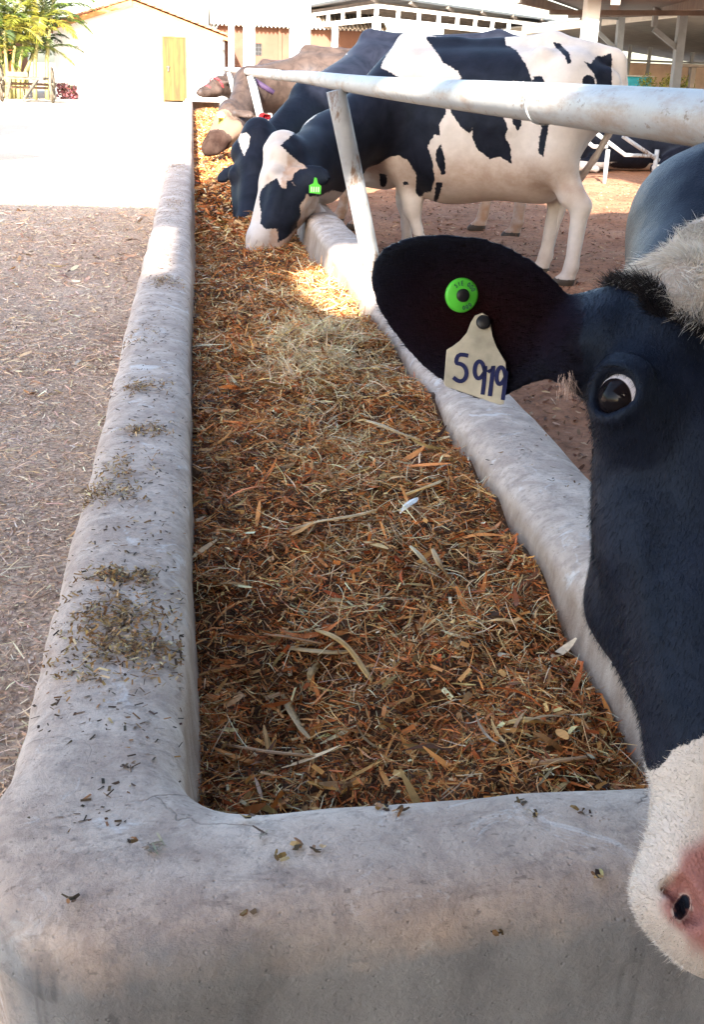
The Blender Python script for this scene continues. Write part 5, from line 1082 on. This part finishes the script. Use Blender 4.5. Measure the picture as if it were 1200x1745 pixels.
def right_shed():
    # the shed the cows stand by: a low dark roof on grey posts with knee braces
    t = thing("pole_shed", (9.5, 26, 0), "wide low roofed shed on grey steel posts with knee braces at the right", "shed")
    yl = 30.0; eave = [on_x(859, 57, 13.4), on_x(1000, 38, 13.4), on_x(1260, 7, 13.4)]
    a, b_ = eave[0], eave[2]; b = MB(); b.beam(a, b_, .22, .26); b.build("eave_beam", plain("pale_beam", (.50, .45, .40), .7, .3, .15, 2), t)
    b = MB(); b.beam(a + [-.06, 0, .16], b_ + [-.06, 0, .16], .16, .05); b.build("gutter", WHITE_STEEL, t)
    # near roof slope: from the eave beam up towards us, its verge running away to the left
    v0, v1 = on_y(880, -6, 15.0), on_x(1004, 36, 13.3)
    q = [v1 + [0, 0, .22], v0 + [0, 0, .1], np.array([v0[0] + 6, v0[1] - 1.5, v0[2] + .1]), b_ + [0, 0, .22]]
    b = MB(); n = 4; V = [p + np.array([0, 0, h]) for h in (0, .05) for p in q]; b.add(V, [[0, 1, 2, 3], [7, 6, 5, 4]] + [[i, (i + 1) % 4, 4 + (i + 1) % 4, 4 + i] for i in range(4)]); rf = b.build("roof", SHEET, t)
    b = MB(); b.beam(q[0] + [0, 0, -.10], q[1] + [0, 0, -.10], .10, .14); b.build("verge", UNDER, rf)
    b = MB()
    for k in (.2, .4, .6, .8, 1.0): b.beam(q[0] + (q[3] - q[0]) * k + [0, 0, -.09], q[1] + (q[2] - q[1]) * k + [0, 0, -.09], .12, .14)
    for k in (.25, .5, .75): b.beam(q[0] + (q[1] - q[0]) * k + [0, 0, -.20], q[3] + (q[2] - q[3]) * k + [0, 0, -.20], .08, .08)
    b.build("rafters", UNDER, rf)
    # far roof beyond the eave beam
    far = [a + [0, 0, .1], b_ + [0, 0, .1], b_ + [14, 3, -.55], a + [14, 8, -.9]]; V = [p + np.array([0, 0, h]) for h in (0, .05) for p in far]; b = MB(); b.add(V, [[3, 2, 1, 0], [4, 5, 6, 7]] + [[i, (i + 1) % 4, 4 + (i + 1) % 4, 4 + i] for i in range(4)]); b.build("roof", SHEET, t)
    for (u0, v0_), (u1, v1_), y in (((1057, 50), (1052, 150), 30.0), ((1162, 45), (1152, 150), 24.0)):
        tp, bt = on_y(u0, v0_, y), on_y(u1, v1_, y); p = np.array([bt[0], y, 0]); b = MB(); b.beam(p, [tp[0] - .0, y, tp[2] + .3], .17, .17); po = b.build("post", GREY_STEEL, t)
        kb = on_y(u0 - (47 if u0 > 1100 else 37), v0_ + 5, y); ke = on_y(u1 + 3, v0_ + 42, y); b = MB(); b.beam(kb, [bt[0], y, ke[2]], .10, .10); b.build("knee_brace", GREY_STEEL, po)
        b = MB(); b.beam([kb[0], y, kb[2] + .05], [kb[0], y, kb[2] + .45], .10, .10); b.beam([kb[0], y, kb[2] + .35], [tp[0], y, kb[2] + .35], .08, .08); b.build("bracket", GREY_STEEL, po)
right_shed()
def right_things():
    y = 44.0
    def bar(x, z0, z1, w_=.12): pass
    a, c = on_y(1022, 142, y), on_y(1100, 142, y); zt = on_y(1040, 129, y)[2]
    t = thing("water_tank", ((a[0] + c[0]) / 2, y, 0), "long turquoise water tank beyond the shed posts", "water tank"); b = MB(); b.box(((a[0] + c[0]) / 2, y, zt / 2), (c[0] - a[0], 1.4, zt), bev=.06); b.build("basin", TURQ, t); b = MB(); b.box(((a[0] + c[0]) / 2, y, zt + .02), (c[0] - a[0] + .12, 1.52, .05), bev=.015); b.build("rim", plain("pale_concrete", (.5, .49, .47), .9), t)
    # a fence of dark posts and rails in the glare
    t = thing("yard_fence", (on_y(1100, 110, 50.0)[0], 50, 0), "thin dark yard fence standing in the glare beyond the shed", "fence")
    for u in (1040, 1073, 1107, 1180, 1215): p = on_y(u, 100, 50.0); zt = on_y(u, 68, 50.0)[2]; b = MB(); b.beam((p[0], 50, 0), (p[0], 50, zt), .12, .12); b.build("post", GREY_STEEL, t)
    p0, p1 = on_y(1030, 101, 50.0), on_y(1230, 101, 50.0); b = MB(); b.beam((p0[0], 50, p0[2]), (p1[0], 50, p0[2]), .08, .08); b.build("rail", GREY_STEEL, t); p0 = on_y(1030, 68, 50.0); b = MB(); b.beam((p0[0], 50, p0[2]), (p1[0], 50, p0[2]), .08, .06); b.build("rail", GREY_STEEL, t)
    y = 38.0; a = on_y(1183, 112, y); t = thing("feed_table", (a[0], y, 0), "dark shelf on a single leg standing behind the grey posts", "table"); b = MB(); b.box((a[0] + .35, y, a[2]), (1.9, .6, .09), bev=.01); b.build("top", UNDER, t); b = MB(); b.beam((a[0], y, 0), (a[0], y, a[2] - .05), .16, .16); b.build("leg", UNDER, t)
    t = thing("brick_wall", (on_y(1090, 120, 52)[0], 52, 0), "pale weathered brick wall beyond the turquoise tank", "wall"); a, c = on_y(1018, 120, 52), on_y(1320, 120, 52); zt = on_y(1060, 106, 52)[2]; b = MB(); b.box(((a[0] + c[0]) / 2, 52, zt / 2), (c[0] - a[0], .3, zt), bev=.02); b.build("wall", plain("pale_brick", (.52, .38, .30), .9, .2, .25, .9), t)
    for i, (u, v, lab) in enumerate(((1104, 133, "yellow green bush right of the turquoise tank"), (1141, 134, "second yellow green bush, behind the knee braced post"), (1172, 137, "low yellow green bush at the right edge of the shed view"))):
        p = on_y(u, v, 42.0); t = thing("bush", (p[0], 42, 0), lab, "bush", "bushes beyond the shed"); n = 900; d = RNG.standard_normal((n, 3)); d /= np.linalg.norm(d, axis=1, keepdims=True); h = max(p[2] + .12, .5)
        P = np.array([p[0], 42, h * .55]) + d * np.array([.42, .4, h * .5]) * (.55 + .5 * RNG.random((n, 1))); P[:, 2] = np.maximum(P[:, 2], .03)
        V, F, cc = strips(P, U(0, 6.28, n), U(-.9, .9, n), U(.06, .14, n), U(.03, .05, n), pal(n, [(.24, .27, .04), (.38, .38, .07), (.14, .19, .03)], [3, 3, 2]), U(-.2, .2, n), U(-1, 1, n), 2, .8); mesh_obj("foliage", V, F, LEAF, t, False, None, cc)
        b = MB(); b.tube([(p[0], 42, 0), (p[0] + .05, 42, h * .6)], .03, 6); b.build("stem", WOODG, t)
    # pipe railing round the lying cow
    t = thing("pipe_railing", tuple(at(1060, 262, 14.6) * [1, 1, 0]), "bent galvanized pipe railing in front of the lying black cow", "railing")
    for pts in ([(1002, 242), (1012, 250), (1036, 250)], [(1018, 228), (1066, 264), (1120, 266)], [(1062, 232), (1124, 274)]):
        b = MB(); b.tube([on_y(u, v, 13.3) for u, v in pts], .024, 10); b.build("pipe", POST, t, True)
    for u in (1037, 1121): p = on_y(u, 255, 13.3); b = MB(); b.tube([(p[0], 13.3, 0), p], .026, 10); b.build("post", POST, t, True)
right_things()
